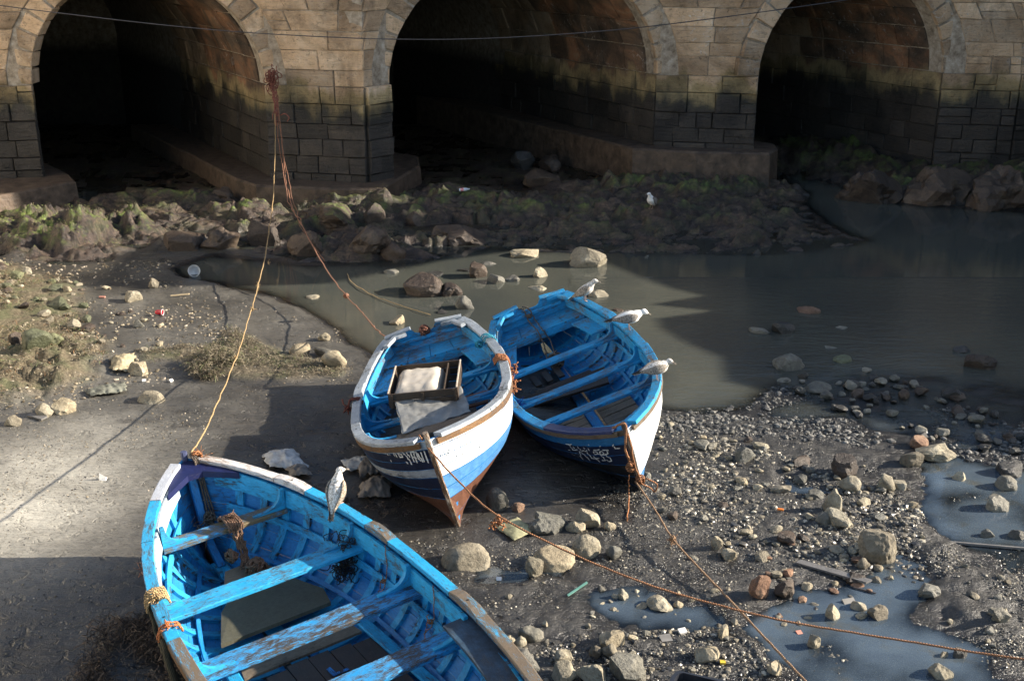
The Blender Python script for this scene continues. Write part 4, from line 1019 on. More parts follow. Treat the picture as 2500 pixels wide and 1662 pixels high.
for k in range(4): b2.board('floor_board', DW, [(-1.0, -.42 + .21 * k, .22), (1.0, -.42 + .21 * k, .22), (1.0, -.22 + .21 * k, .22), (-1.0, -.22 + .21 * k, .22)], .02)
b2.board('loose_board', paint('red_brown_loose_board', (.14, .05, .03), .3, wood=(.12, .08, .05)), [(-.35, .22, .50), (-.05, .20, .48), (.02, .58, .50), (-.28, .62, .52)], .02)
# --- foreground boat
b1 = Boat(Q1, 'rowing_boat', 'large cyan-blue rowing boat with flaking thwarts, cut off in the foreground')
w1 = paint('white_stained_rail', (.55, .52, .50), .55, wood=(.22, .14, .09)); wo = M_worn()
c1m = M_blue1()
b1.build(dict(inner=M_blue1in(), bands=BND, nrib=21, clamp=M_blue1(), rub=M_rub(), ribmat=M_blue1(), clamp_port=paint('sunlit_pale_blue_paint', (.42, .52, .58), .35, wood=(.1, .2, .3), second=(.62, .68, .70)),  # port inwale paler than the other side: sun glare put into its colour
    mats=dict(port=[c1m, M_midblue(), NV, M_midblue(), NV, M_brown(), M_brown(), M_brown()], star=[c1m, M_midblue(), NV, M_midblue(), NV, M_brown(), M_brown(), M_brown()]),
    cap_cuts=dict(port=[(.0, .30, wo, 0), (.302, .40, wo, .02), (.402, .56, wo, 0), (.562, .655, c1m, .02), (.657, .80, c1m, 0), (.802, .90, c1m, 0), (.902, .985, paint('violet_white_rail_paint', (.42, .44, .48), .45, wood=(.2, .16, .13)), 0)],
                  star=[(.0, .36, wo, 0), (.362, .435, wo, .024), (.437, .60, c1m, 0), (.602, .66, wo, .02), (.662, .80, c1m, 0), (.802, .862, w1, .022), (.864, .985, w1, 0)]), capw=.062,
    keel=M_brown(), stem=paint('violet_navy_stem_paint', (.05, .06, .13), .3, wood=(.25, .2, .16)), transom=c1m, tcap=c1m, hook=paint('violet_navy_breasthook', (.006, .010, .055), .15, second=(.012, .018, .09)), bh=.93,
    keelson=M_blue1(), thwarts=[(.845, .23, .17, paint('half_bare_thwart_paint', (.012, .24, .52), .85, wood=(.15, .115, .06))), (.68, .22, .21, c1m), (.53, .22, .23, paint('worn_thwart_paint', (.012, .26, .58), .74, wood=(.055, .045, .035))), (.395, .22, .23, paint('worn_thwart_paint_b', (.012, .25, .56), .70, wood=(.05, .042, .035)))]))
# floor of the foreground boat: dark worn boards
dkb = paint('dark_trodden_floor_wood', (.030, .022, .018), .3, wood=(.055, .045, .04), second=(.06, .035, .025), rough=.4)
L1 = b1.L
for k in range(6):
    y0 = -.54 + .18 * k
    b1.board('floor_board', dkb, [(-1.8, y0 + .004, .25 + .004 * (k % 2)), (.30 - .03 * abs(k - 2.5), y0 + .004, .25 + .004 * (k % 2)), (.30 - .03 * abs(k - 2.5), y0 + .176, .25 + .004 * (k % 2)), (-1.8, y0 + .176, .25 + .004 * (k % 2))], .025)
b1.board('floor_board', gw, [(.33, -.50, .26), (.45, -.48, .26), (.45, .48, .26), (.33, .50, .26)], .022, along=1)
b1.board('floor_board', gw, [(.55, -.44, .24), (.62, -.40, .24), (.62, .44, .24), (.55, .46, .24)], .022, along=1)
b1.board('loose_board', paint('olive_grey_floor_board', (.085, .080, .055), .3, wood=(.06, .05, .035), second=(.12, .115, .08)), [(.80, -.46, .30), (1.02, -.50, .30), (1.38, -.30, .33), (1.45, .10, .33), (1.20, .34, .31), (.80, .50, .30)], .035, along=1)
b1.board('loose_board', gw, [(1.50, -.26, .36), (1.68, -.18, .38), (1.66, .12, .38), (1.48, .2, .36)], .02, along=1)
for sg in (1, -1): b1.beam('footing_rail', M_blue1(), [(-2.3, sg * .60, .25), (-.6, sg * .63, .255), (.55, sg * .55, .27)], .10, .03, n=6)
# blue paint smears on the floor
sm = paint('blue_spill_on_floor', (.01, .20, .58), .55, wood=(.03, .022, .018))
for pts in ([(-.55, .16, .2575), (-.20, .20, .2575), (-.18, .27, .2575), (-.40, .28, .2575), (-.58, .24, .2575)], [(-.05, -.10, .2575), (.07, -.09, .2575), (.06, -.055, .2575), (-.05, -.06, .2575)], [(-.05, -.20, .2575), (-.02, -.20, .2575), (-.02, -.06, .2575), (-.05, -.06, .2575)]):
    b1.board('paint_spill', sm, [Vector(p) + Vector((0, 0, .0035)) for p in pts], .001)
# starboard side deck plank, worn black
b1.side_bench(paint('blackened_side_deck', (.02, .022, .028), .4, wood=(.05, .045, .04), second=(.05, .10, .16)), .05, .39, .10, .22, -1)
# ------------------------------------------------------------------ rocks
import bmesh
from mathutils import noise as mn
def ico(sub_):
    bm = bmesh.new(); bmesh.ops.create_icosphere(bm, subdivisions=sub_, radius=1.0)
    V = np.array([v.co[:] for v in bm.verts]); F_ = np.array([[v.index for v in f.verts] for f in bm.faces]); bm.free(); return V, F_
ICO = {k: ico(k) for k in (1, 2, 3, 4)}
def rock_verts(sub_, seed, cuts=5, rough=.22, flat=.0):
    V, F_ = ICO[sub_]; V = V.copy(); r = np.random.default_rng(seed); o = r.uniform(-50, 50, 3)
    for i in range(len(V)):
        p = Vector(V[i]) ; k = 1 + rough * mn.noise(p * 1.1 + Vector(o)) * 1.6 + rough * .5 * mn.noise(p * 2.7 + Vector(o)) + (rough * .28 * mn.noise(p * 6 + Vector(o)) if sub_ > 2 else 0) + (rough * .16 * mn.noise(p * 13 + Vector(o)) if sub_ > 3 else 0)
        V[i] *= k
    for _ in range(cuts):
        n = r.normal(size=3); n /= np.linalg.norm(n); d = r.uniform(.52, .86); s = V @ n; m = s > d
        V[m] -= np.outer((s[m] - d) * .93, n)
    if sub_ > 2:
        for i in range(len(V)): V[i] *= 1 + .035 * mn.noise(Vector(V[i]) * 9 + Vector(o))
    return V, F_
MM = dict(tan=K_tan, grey=K_grey, brown=K_brown, moss=K_moss, green=K_green, red=K_red, dark=K_dark)
def rock(px, py, w, h, mat, label, sink=.3, yaw=None, cuts=10, rough=.26, depth=None, sub_=3, name='rock', ground=None, smooth=False, group=None, cat='rock'):
    """px,py: foot of the rock in the photograph; w,h: its width and height there, in photograph pixels"""
    g = on(px, py) if ground is None else Vector(ground); d = g.y * CP + (CAM_H - g.z) * SP; m = d / FPX
    W_ = w * m / 2; H_ = max(h * m, .02); D_ = depth * m if depth else W_ * random.uniform(.7, .95)
    seed = int(px * 7 + py * 13) % 99991
    V, F_ = rock_verts(4 if w > 70 else sub_, seed, cuts, rough); yaw = random.uniform(-.5, .5) if yaw is None else yaw
    mn_, mx = V.min(0), V.max(0); V = (V - (mn_ + mx) / 2) / ((mx - mn_) / 2)
    V = V * np.array([W_, D_, H_ / (2 - 2 * sink)]); c, s_ = math.cos(yaw), math.sin(yaw)
    V = V @ np.array([[c, s_, 0], [-s_, c, 0], [0, 0, 1]]); V[:, 2] += H_ / (2 - 2 * sink) * (1 - 2 * sink)
    o = np_mesh(name, V, F_, MM[mat], smooth or cuts < 3)
    o.location = (g.x, g.y + D_ * .7, g.z if g.z > -.05 else -.05)
    tag(o, label, cat, group); return o
RK = [
 (1440, 668, 100, 52, 'tan', 'pale ridged rock standing alone in the creek beyond the right boat, nearest the bridge', {}),
 (1283, 642, 78, 24, 'tan', 'low barnacled flat rock in the creek, left of the pale ridged rock', {}),
 (1030, 738, 112, 56, 'brown', 'largest brown boulder in the stream, left of the right boat\'s stern', {'rough': .15, 'cuts': 4}),
 (1103, 740, 52, 34, 'brown', 'rounded brown rock touching the right end of the largest stream boulder', {'cuts': 3}),
 (1165, 697, 46, 40, 'brown', 'upright brown rock behind the row of stones in the stream', {}),
 (1210, 708, 48, 26, 'grey', 'low grey rock in the middle of the stream row', {}),
 (1252, 704, 42, 20, 'grey', 'small flat wet rock right of the middle of the stream row', {}),
 (1135, 772, 48, 38, 'grey', 'barnacled round rock in the water just left of the right boat\'s transom', {'cuts': 2}),
 (970, 808, 42, 28, 'tan', 'small pale rock in the water beyond the white-railed boat\'s transom', {}),
 (1460, 740, 52, 22, 'tan', 'flat rock behind the gull on the right boat\'s stern corner', {}),
 (1082, 783, 34, 14, 'dark', 'low dark stone in the water above the white-railed boat', {}),
 (956, 683, 40, 17, 'grey', 'small grey stone alone in the calm water left of the stream row', {}),
 (1318, 694, 38, 30, 'tan', 'weedy stone at the right end of the stream row', {}),
 (1312, 722, 52, 16, 'tan', 'weedy flat stone below the right end of the stream row', {}),
 (1140, 680, 44, 12, 'dark', 'dark flat stone behind the stream row', {}),
 (1190, 664, 40, 14, 'grey', 'small stone in the shadow line above the stream row', {}),
 (1060, 690, 48, 12, 'dark', 'low wet stone above the largest stream boulder', {}),
 (1515, 780, 36, 12, 'brown', 'brown stone just breaking the water beside the right boat\'s rail', {}),
 (1855, 834, 50, 20, 'grey', 'grey rounded rock, left one of the pair in the shaded creek', {}),
 (1913, 834, 62, 34, 'dark', 'dark angular rock, right one of the pair in the shaded creek', {}),
 (1975, 784, 62, 20, 'red', 'rusty weed-grown rock in the shaded creek above the pair', {}),
 (2055, 822, 38, 12, 'grey', 'small pale stone in the shaded creek right of the pair', {}),
 (1930, 926, 80, 44, 'grey', 'triangular grey slab at the head of the shallow riffle', {'cuts': 8}),
 (2035, 874, 40, 12, 'grey', 'light flat stone above the riffle', {}),
 (2060, 905, 56, 20, 'green', 'rounded greenish stone in the riffle', {}),
 (2400, 922, 88, 44, 'brown', 'big brown boulder in the riffle near the right edge', {'cuts': 3}),
 (2330, 975, 50, 26, 'dark', 'dark angular stone in the middle of the riffle bank', {}),
 (2350, 880, 40, 22, 'dark', 'round wet stone in the water above the riffle bank', {}),
 (1916, 940, 40, 14, 'grey', 'small stone just below the triangular slab', {}),
 (2000, 965, 60, 26, 'grey', 'wet slab-sided rock in the shallows below the triangular slab', {}),
 (1820, 1125, 56, 32, 'grey', 'rounded rock leaning on the shore right of the boats', {}),
 (2290, 1127, 114, 38, 'tan', 'long cracked pale rock at the edge of the shallows', {'cuts': 7}),
 (2228, 1138, 54, 38, 'tan', 'pointed pale rock left of the long cracked rock', {}),
 (2248, 1096, 52, 26, 'red', 'reddish rock behind the long cracked rock', {}),
 (2067, 1168, 66, 50, 'brown', 'rough brown rock in the upper middle of the gravel bank', {}),
 (2077, 1200, 56, 36, 'tan', 'smooth pale rock below the rough brown rock', {'cuts': 2}),
 (2167, 1196, 46, 36, 'tan', 'round pale rock beside the blue puddle inlet', {'cuts': 2}),
 (2034, 1254, 48, 60, 'tan', 'tall pale upright rock in the gravel bank', {}),
 (2052, 1288, 74, 36, 'tan', 'long pale rock at the foot of the tall upright rock', {}),
 (2012, 1282, 40, 28, 'grey', 'grey rounded stone at the foot of the tall upright rock', {'cuts': 2}),
 (2146, 1378, 96, 78, 'tan', 'biggest cream-coloured boulder on the gravel bank', {'cuts': 4, 'rough': .16}),
 (2110, 1390, 34, 26, 'tan', 'small round rock against the biggest cream boulder', {'cuts': 2}),
 (2436, 1256, 54, 44, 'grey', 'square-shouldered rock standing in the blue puddle', {}),
 (2462, 1200, 54, 32, 'grey', 'smooth rock in the blue puddle near the right edge', {'cuts': 2}),
 (2345, 1180, 40, 26, 'tan', 'small pale rock in the upper left of the blue puddle', {}),
 (2475, 1168, 64, 34, 'dark', 'dark boulder behind the blue puddle at the right edge', {'cuts': 3}),
 (2485, 1320, 44, 22, 'grey', 'low rock in the puddle at the right edge above the pole', {}),
 (2412, 1316, 36, 22, 'grey', 'small rock pair in the puddle left of the pole\'s end', {}),
 (1750, 1342, 34, 34, 'tan', 'lone upright pale stone on the grey gravel right of the slack rope', {}),
 (1304, 1410, 44, 58, 'tan', 'knobbly stone standing upright in the wet mud', {'rough': .3}),
 (1352, 1395, 108, 44, 'tan', 'smooth half-buried boulder with muddy skirt beside the taut rope', {'cuts': 1, 'rough': .12, 'sink': .45, 'depth': 42}),
 (1432, 1360, 74, 46, 'tan', 'smooth rounded boulder just above the taut rope', {'cuts': 2, 'rough': .14, 'sink': .4}),
 (1500, 1365, 40, 30, 'grey', 'small round stone right of the smooth rounded boulder', {'cuts': 2}),
 (1135, 1390, 124, 50, 'tan', 'broad half-buried boulder between the foreground boat and the white-railed boat', {'cuts': 1, 'rough': .1, 'sink': .48, 'depth': 45}),
 (1335, 1304, 96, 42, 'grey', 'flat wet boulder crossed by the taut rope', {'cuts': 3}),
 (1213, 1248, 58, 56, 'grey', 'smooth round boulder in the shadow beside the white-railed boat\'s stem', {'cuts': 1, 'rough': .12}),
 (1265, 1250, 34, 22, 'red', 'brick-coloured stone in the shadow below the boats', {}),
 (1435, 1290, 66, 44, 'tan', 'leaning split rock below the right boat', {}),
 (1405, 1300, 50, 24, 'tan', 'long stone against the leaning split rock', {}),
 (1490, 1295, 30, 20, 'tan', 'small pale stone beside the leaning split rock', {}),
 (1858, 1462, 54, 60, 'red', 'pinkish rough conglomerate lump on the gravel bank', {'rough': .3}),
 (1918, 1462, 54, 46, 'brown', 'brown angular rock right of the pinkish lump', {}),
 (1612, 1496, 68, 28, 'tan', 'speckled low rock below the taut rope', {'cuts': 3}),
 (1657, 1486, 26, 18, 'tan', 'small egg-shaped stone right of the speckled low rock', {'cuts': 1}),
 (1522, 1470, 26, 28, 'tan', 'pale upright stone in the middle of the wet mud', {}),
 (1494, 1578, 62, 32, 'tan', 'long pale rock on top of the stone heap at the bottom', {}),
 (1490, 1606, 42, 30, 'tan', 'round stone in the middle of the bottom heap', {'cuts': 1}),
 (1455, 1606, 32, 26, 'tan', 'small round stone left in the bottom heap', {'cuts': 2}),
 (1512, 1632, 34, 26, 'grey', 'small grey stone at the foot of the bottom heap', {'cuts': 2}),
 (1372, 1624, 52, 36, 'tan', 'crusted pale rock left of the bottom heap', {}),
 (1378, 1664, 66, 40, 'tan', 'flat-sided rock cut by the bottom edge, left one', {}),
 (1445, 1672, 80, 44, 'tan', 'cream boulder cut by the bottom edge, middle one', {}),
 (1535, 1672, 96, 56, 'grey', 'large grey boulder cut by the bottom edge, right one', {}),
 (1297, 1568, 64, 34, 'grey', 'speckled round boulder beside the foreground boat\'s rail', {'cuts': 2}),
 (1272, 1580, 30, 28, 'tan', 'round pale stone touching the foreground boat\'s rail', {'cuts': 1}),
 (1243, 1574, 32, 20, 'tan', 'small stone left of the round pale stone at the rail', {}),
 (1272, 1640, 100, 44, 'grey', 'gravel-crusted boulder next to the foreground boat at the bottom', {'cuts': 1, 'sink': .42}),
 (1728, 1618, 66, 30, 'tan', 'layered yellowish slab near the black tray', {'cuts': 9}),
 (1768, 1562, 26, 34, 'tan', 'bright white pointed stone above the layered slab', {}),
 (2100, 1496, 40, 26, 'tan', 'block-like stone beside the square tile fragment', {}),
 (2150, 1518, 50, 32, 'tan', 'angular pale rock at the edge of the bottom puddle', {}),
 (2035, 1520, 36, 40, 'tan', 'bright knobbly stone at the puddle\'s left edge', {}),
 (1988, 1585, 32, 34, 'tan', 'pale block stone just below the taut rope', {}),
 (2345, 1612, 40, 28, 'dark', 'dark broken stone in the bottom puddle below the rope', {}),
 (2305, 1612, 26, 20, 'tan', 'small pale stone left of the dark broken stone', {}),
 (2300, 1662, 60, 34, 'tan', 'rock cut by the bottom edge in the puddle', {}),
 (1895, 1650, 40, 28, 'tan', 'rock at the bottom edge right of the slack rope', {}),
 (2445, 1520, 48, 34, 'grey', 'weedy stone on the grey sand spit at the right', {}),
 (2270, 1460, 54, 30, 'grey', 'long stone lying in the water by the sand spit', {}),
 (80, 850, 78, 42, 'green', 'large smooth green-tinted stone at the left edge', {'cuts': 2, 'rough': .14}),
 (132, 842, 42, 28, 'green', 'smaller smooth green-tinted stone right of the large one', {'cuts': 1}),
 (35, 842, 30, 30, 'brown', 'brown stone left of the large green-tinted stone', {}),
 (150, 1010, 58, 34, 'tan', 'pale blocky stone below the weed bank', {'cuts': 8}),
 (105, 1018, 46, 30, 'tan', 'pale stone leaning on its blocky neighbour below the weed bank', {}),
 (28, 1040, 44, 24, 'tan', 'pale stone at the left edge below the weed bank', {}),
 (335, 918, 46, 34, 'tan', 'angled yellowish rock beside the torn cloth', {}),
 (730, 868, 52, 28, 'tan', 'oval rock on the mud left of the white-railed boat', {'cuts': 2}),
 (815, 898, 62, 40, 'tan', 'rounded rock nearest the white-railed boat on the left', {'cuts': 2}),
 (790, 870, 52, 20, 'grey', 'knobbly stone between two rounded rocks on the mud', {}),
 (790, 832, 34, 20, 'tan', 'small pale stone on the mud beside the water', {}),
 (322, 738, 42, 24, 'tan', 'crumbling pale lump on the mud flat', {}),
 (372, 704, 28, 24, 'tan', 'pale upright stone at the edge of the far mud', {}),
 (760, 740, 34, 14, 'tan', 'pale stone at the near edge of the stream', {}),
 (335, 800, 30, 18, 'grey', 'small stone beside the weed line', {}),
 (365, 985, 66, 22, 'tan', 'crusted lump of stones flat on the near mud', {'sink': .45}),
 (545, 486, 50, 26, 'brown', 'brown rock against the corner of the left pier\'s plinth', {}),
 (960, 634, 66, 40, 'brown', 'rounded brown boulder at the foot of the rock shelf', {'cuts': 2}),
 (1320, 455, 92, 38, 'brown', 'squared stone block lying at the mouth of the middle arch', {'cuts': 10}),
 (1345, 415, 60, 34, 'brown', 'pinkish broken stone block behind the squared one', {'cuts': 9}),
 (1275, 415, 56, 44, 'dark', 'dark boulder left of the blocks in the middle arch', {}),
 (1012, 552, 44, 34, 'brown', 'dark boulder at the left end of the shelf pool', {}),
 (905, 618, 110, 60, 'brown', 'big cracked boulder at the front of the shelf below the pier', {'cuts': 4, 'sub_': 4}),
 (800, 560, 150, 56, 'moss', 'long moss-topped ledge rock in sun below the left pier', {'cuts': 5, 'sub_': 4, 'depth': 60, 'rough': .38}),
 (905, 545, 70, 44, 'moss', 'square moss-topped rock in sun at the pier\'s right corner', {'cuts': 6, 'sub_': 4}),
 (440, 610, 110, 40, 'brown', 'knobbly brown rock at the waterline left of the ropes', {'rough': .35}),
 (530, 612, 100, 50, 'brown', 'barnacle-crusted rock nearest the waterline left of the ropes', {'rough': .35}),
 (640, 600, 90, 60, 'brown', 'dark rounded rock behind the two ropes', {}),
 (745, 628, 90, 60, 'brown', 'dark boulder at the foot of the shelf right of the ropes', {'cuts': 3}),
 (1120, 600, 150, 44, 'brown', 'low cracked ledge on the shelf front beyond the stream', {'sub_': 4, 'sink': .4}),
 (2130, 505, 170, 90, 'brown', 'dark rock mass under the right-hand pier', {'sub_': 4, 'cuts': 5, 'rough': .42, 'sink': .42}),
 (2290, 500, 190, 90, 'brown', 'purple-brown rock mass under the right-hand pier, larger one', {'sub_': 4, 'cuts': 5, 'rough': .42, 'sink': .42}),
 (2450, 515, 160, 100, 'brown', 'dark rock mass at the right edge under the pier', {'sub_': 4, 'cuts': 5, 'rough': .42, 'sink': .42}),
]
ANCH = []
for px, py, w, h, m_, lab, kw in RK:
    o = rock(px, py, w, h, m_, lab, **kw)
    if len(lab.split()) <= 9: ANCH.append((o.location.x, o.location.y, lab))
ORD = ['nearest', 'second', 'third', 'fourth', 'fifth', 'sixth', 'seventh', 'eighth', 'ninth', 'tenth', 'eleventh', 'twelfth', 'thirteenth', 'fourteenth', 'fifteenth', 'sixteenth', 'seventeenth', 'eighteenth', 'nineteenth', 'twentieth', 'twenty-first', 'twenty-second', 'twenty-third', 'twenty-fourth', 'twenty-fifth', 'twenty-sixth', 'twenty-seventh', 'twenty-eighth', 'twenty-ninth', 'thirtieth']
STN = []

# medium stones, each its own object
VAR = []
for k in range(12):
    V, F_ = rock_verts(2, 900 + k, 8 + k % 5, .3); mn_, mx = V.min(0), V.max(0); V = (V - (mn_ + mx) / 2) / ((mx - mn_).max() / 2); V[:, 2] *= random.uniform(.6, .85)
    me = None; o = np_mesh('stone', V, F_, K_tan, False); VAR.append(o)
def clone_stone(i, loc, s, mat, label, group):
    src = VAR[i]; o = src.copy(); SC.collection.objects.link(o)
    o.location = loc; o.rotation_euler = (random.uniform(-.3, .3), random.uniform(-.3, .3), random.uniform(0, 6.28)); o.scale = (s * random.uniform(.8, 1.3), s * random.uniform(.8, 1.1), s * random.uniform(.7, 1.0))
    o.material_slots[0].link = 'OBJECT'; o.material_slots[0].material = mat; tag(o, label, 'stone', group); return o
def pick(polyg):
    lo, hi = polyg.min(0), polyg.max(0)
    while True:
        p = rng.uniform(lo, hi)
        if sd(polyg, p[0:1], p[1:2])[0] > 0: return p
REG = [
 (poly([(1560, 1060), (1900, 1090), (2200, 1180), (2230, 1330), (2100, 1440), (1750, 1420), (1600, 1250)]), 26, (.06, .11), ['tan', 'tan', 'grey', 'brown'], 'x', 'larger stones scattered over the gravel bank'),
 (poly([(1560, 1020), (1900, 1080), (2200, 1160), (2260, 1330), (2150, 1450), (1800, 1480), (1650, 1330), (1560, 1200)]), 78, (.022, .062), ['tan', 'tan', 'grey'], 'pale fist-sized stone lying in the gravel bank right of the boats', 'stones strewn over the gravel bank'),
 (poly([(1880, 1290), (2180, 1400), (2150, 1500), (1900, 1560), (1830, 1440)]), 34, (.03, .07), ['tan', 'tan', 'red'], 'pale stone heaped on the gravel below the biggest cream boulder', 'stones heaped below the cream boulder'),
 (poly([(1200, 1430), (1700, 1400), (1900, 1600), (1850, 1662), (1250, 1662)]), 44, (.018, .045), ['tan', 'tan', 'grey'], 'small pale stone on the wet mud right of the foreground boat', 'stones on the wet mud beside the foreground boat'),
 (poly([(1900, 925), (2150, 900), (2420, 1000), (2600, 1100), (2420, 1110), (2200, 1060), (2000, 990)]), 88, (.04, .10), ['grey', 'dark', 'grey', 'brown'], 'wet dark cobble of the shaded shallow riffle', 'wet cobbles in the riffle'),
 (poly([(2250, 1380), (2500, 1380), (2500, 1640), (2330, 1560), (2270, 1450)]), 16, (.02, .05), ['grey', 'tan'], 'small stone on the grey sand spit at the right edge', 'stones on the sand spit'),
 (poly([(120, 680), (330, 720), (420, 830), (350, 900), (200, 850)]), 34, (.025, .07), ['tan', 'tan', 'brown'], 'small tan stone among the debris at the edge of the weed bank', 'stones along the weed bank'),
 (poly([(-20, 640), (200, 680), (220, 830), (0, 900)]), 46, (.05, .17), ['tan', 'tan', 'brown', 'green'], 'stone half buried in the brown weed bank at the left', 'stones in the weed bank')]
keep = 0
for pg, n, (s0, s1), ms, lab, grp in REG:
    for k in range(n):
        p = pick(pg); s = s0 + (s1 - s0) * random.random() ** 1.8; z = hz(*p)
        mc = random.choice(ms); q = clone_stone(k % 12, (p[0], p[1], max(z, -.01) + s * (.5 if 'riffle' in grp else .25)), s, MM[mc], lab, grp); keep += 1; STN.append((q, p[0], p[1], mc))
for o in VAR: bpy.data.objects.remove(o)
# each stone is told apart by its colour and by the nearest notable rock
bins = {}
for q, x, y, mc in STN:
    a = min(ANCH, key=lambda t: (t[0] - x) ** 2 + (t[1] - y) ** 2); dx, dy = x - a[0], y - a[1]
    dr = ('right of' if dx > 0 else 'left of') if abs(dx) > abs(dy) else ('behind' if dy > 0 else 'in front of')
    bins.setdefault((a[2], dr, mc), []).append((math.hypot(dx, dy), q))
for (al, dr, mc), L_ in bins.items():
    L_.sort(key=lambda t: t[0])
    for k, (d_, q) in enumerate(L_):
        q['label'] = (ORD[min(k, 29)] + ' ' if len(L_) > 1 else '') + {'tan': 'tan', 'grey': 'grey', 'dark': 'dark', 'brown': 'brown', 'red': 'reddish', 'green': 'greenish'}[mc] + ' stone ' + dr + ' the ' + al
print('stones', keep)

# pebbles and grit: beyond counting
def scatter(name, regs, mat, flat=.6, cols=None):
    V0, F0 = ICO[1]; V0 = V0; base = []
    bm = bmesh.new(); bmesh.ops.create_icosphere(bm, subdivisions=1, radius=1.0); bm.free()
    IV = np.array(ICO[1][0]); IF = ICO[1][1]
    # use the 12-vertex icosahedron
    t = (1 + 5 ** .5) / 2; A = np.array([(-1, t, 0), (1, t, 0), (-1, -t, 0), (1, -t, 0), (0, -1, t), (0, 1, t), (0, -1, -t), (0, 1, -t), (t, 0, -1), (t, 0, 1), (-t, 0, -1), (-t, 0, 1)]) / 1.9
    AF = np.array([(0, 11, 5), (0, 5, 1), (0, 1, 7), (0, 7, 10), (0, 10, 11), (1, 5, 9), (5, 11, 4), (11, 10, 2), (10, 7, 6), (7, 1, 8), (3, 9, 4), (3, 4, 2), (3, 2, 6), (3, 6, 8), (3, 8, 9), (4, 9, 5), (2, 4, 11), (6, 2, 10), (8, 6, 7), (9, 8, 1)])
    P = []; S = []; Cc = []
    for pg, n, s0, s1, dens, cl in regs:
        lo, hi = pg.min(0), pg.max(0); c = rng.uniform(lo, hi, (n * 4, 2)); ins = sd(pg, c[:, 0], c[:, 1]) > 0; c = c[ins][:n]
        dn = fbm(c[:, 0] * dens, c[:, 1] * dens, 3, 91); c = c[dn * 1.6 > rng.uniform(-.35, .55, len(c))]
        P.append(c); s = s0 + (s1 - s0) * rng.random(len(c)) ** 3; S.append(s)
        k = rng.random(len(c)); cc = np.array(cl)[rng.integers(0, len(cl), len(c))] * (.5 + .75 * k[:, None]); Cc.append(cc)
    P = np.concatenate(P); S = np.concatenate(S); Cc = np.concatenate(Cc); n = len(P); Z = hgt(P[:, 0], P[:, 1])
    ok = (Z > -.035); P, S, Cc, Z = P[ok], S[ok], Cc[ok], Z[ok]; n = len(P)
    Vv = A[None] * (1 + rng.uniform(-.28, .28, (n, 12, 1))) * S[:, None, None] * rng.uniform(.65, 1.3, (n, 1, 3)) * np.array([1, 1, flat])
    an = rng.uniform(0, 6.28, n); c_, s_ = np.cos(an), np.sin(an); x = Vv[..., 0] * c_[:, None] - Vv[..., 1] * s_[:, None]; y = Vv[..., 0] * s_[:, None] + Vv[..., 1] * c_[:, None]
    Vv = np.stack([x + P[:, 0:1], y + P[:, 1:2], Vv[..., 2] + Z[:, None] + S[:, None] * rng.uniform(-.25, .25, (n, 1))], -1)
    Fc = (AF[None] + (np.arange(n) * 12)[:, None, None]).reshape(-1, 3)
    o = np_mesh(name, Vv.reshape(-1, 3), Fc, mat, False); cc = np.repeat(Cc, 12, 0); colattr(o.data, 'tint', cc[:, 0], cc[:, 1], cc[:, 2]); print(name, n); return o
def tint_mat(name, rough=.4, spec=.5, bs=120, translucent=False):
    m, nt, b, out = newmat(name); n = N(nt); a = n.new('ShaderNodeAttribute'); a.attribute_name = 'tint'
    n.link(n.mix(1.0, a.outputs['Color'], n.ramp(n.noise(n.geo(), bs, 4, .7), [(.3, .55), (.6, 1.15)]), 'MULTIPLY'), b.inputs['Base Color'])
    b.inputs['Roughness'].default_value = rough; b.inputs['Specular IOR Level'].default_value = spec; return m
peb = tint_mat('wet_pebble', .38)
CG = [(.06, .055, .047), (.10, .09, .072), (.16, .14, .105), (.25, .215, .155), (.04, .04, .04), (.06, .058, .05), (.38, .34, .26)]
CT = [(.2, .16, .1), (.3, .25, .17), (.13, .10, .06), (.4, .34, .26)]
CD = [(.04, .04, .04), (.07, .07, .065), (.11, .105, .095), (.18, .17, .15)]
tag(scatter('gravel', [
    (poly([(1560, 1020), (1750, 1010), (2200, 1110), (2550, 1180), (2550, 1700), (1250, 1700), (1060, 1400), (1000, 1330), (1200, 1270), (1500, 1220)]), 34000, .004, .017, 1.5, CG),
    (poly([(1600, 1040), (1900, 1110), (2250, 1230), (2250, 1420), (1950, 1560), (1800, 1400), (1600, 1180)]), 8000, .008, .040, 1.0, CG),
    (poly([(1200, 1200), (1700, 1180), (1700, 1400), (1200, 1420)]), 5000, .004, .014, 1.5, CD + CG[3:]),
    (poly([(1250, 1560), (1900, 1520), (1850, 1700), (1250, 1700)]), 4500, .006, .026, 1.8, CG),
    (poly([(2270, 1360), (2560, 1330), (2560, 1650), (2330, 1560)]), 5000, .005, .016, 1.5, CG)], peb), 'bed of wet grey and cream pebbles over the right-hand foreshore', 'gravel', kind='stuff')
tag(scatter('pebble_litter', [
    (poly([(-60, 640), (420, 640), (640, 900), (300, 960), (-60, 1050)]), 7000, .006, .034, 1.4, CT + [(.1, .08, .05)]),
    (poly([(0, 1000), (600, 950), (430, 1200), (300, 1500), (-20, 1662)]), 6500, .003, .013, 1.2, CT + CD),
    (poly([(400, 700), (900, 820), (880, 950), (500, 1000), (330, 860)]), 3200, .004, .020, 1.2, CT + CD),
    (poly([(1600, 950), (1900, 940), (2500, 1020), (2550, 1150), (2000, 1080), (1620, 1060)]), 6000, .010, .045, 1.3, CD),
    (poly([(560, 980), (900, 1000), (980, 1280), (700, 1230), (420, 1050)]), 900, .003, .012, 1.3, CD)], tint_mat('dry_pebble', .7)), 'loose pebbles and grit over the mud flat and the shallows', 'pebbles', kind='stuff')

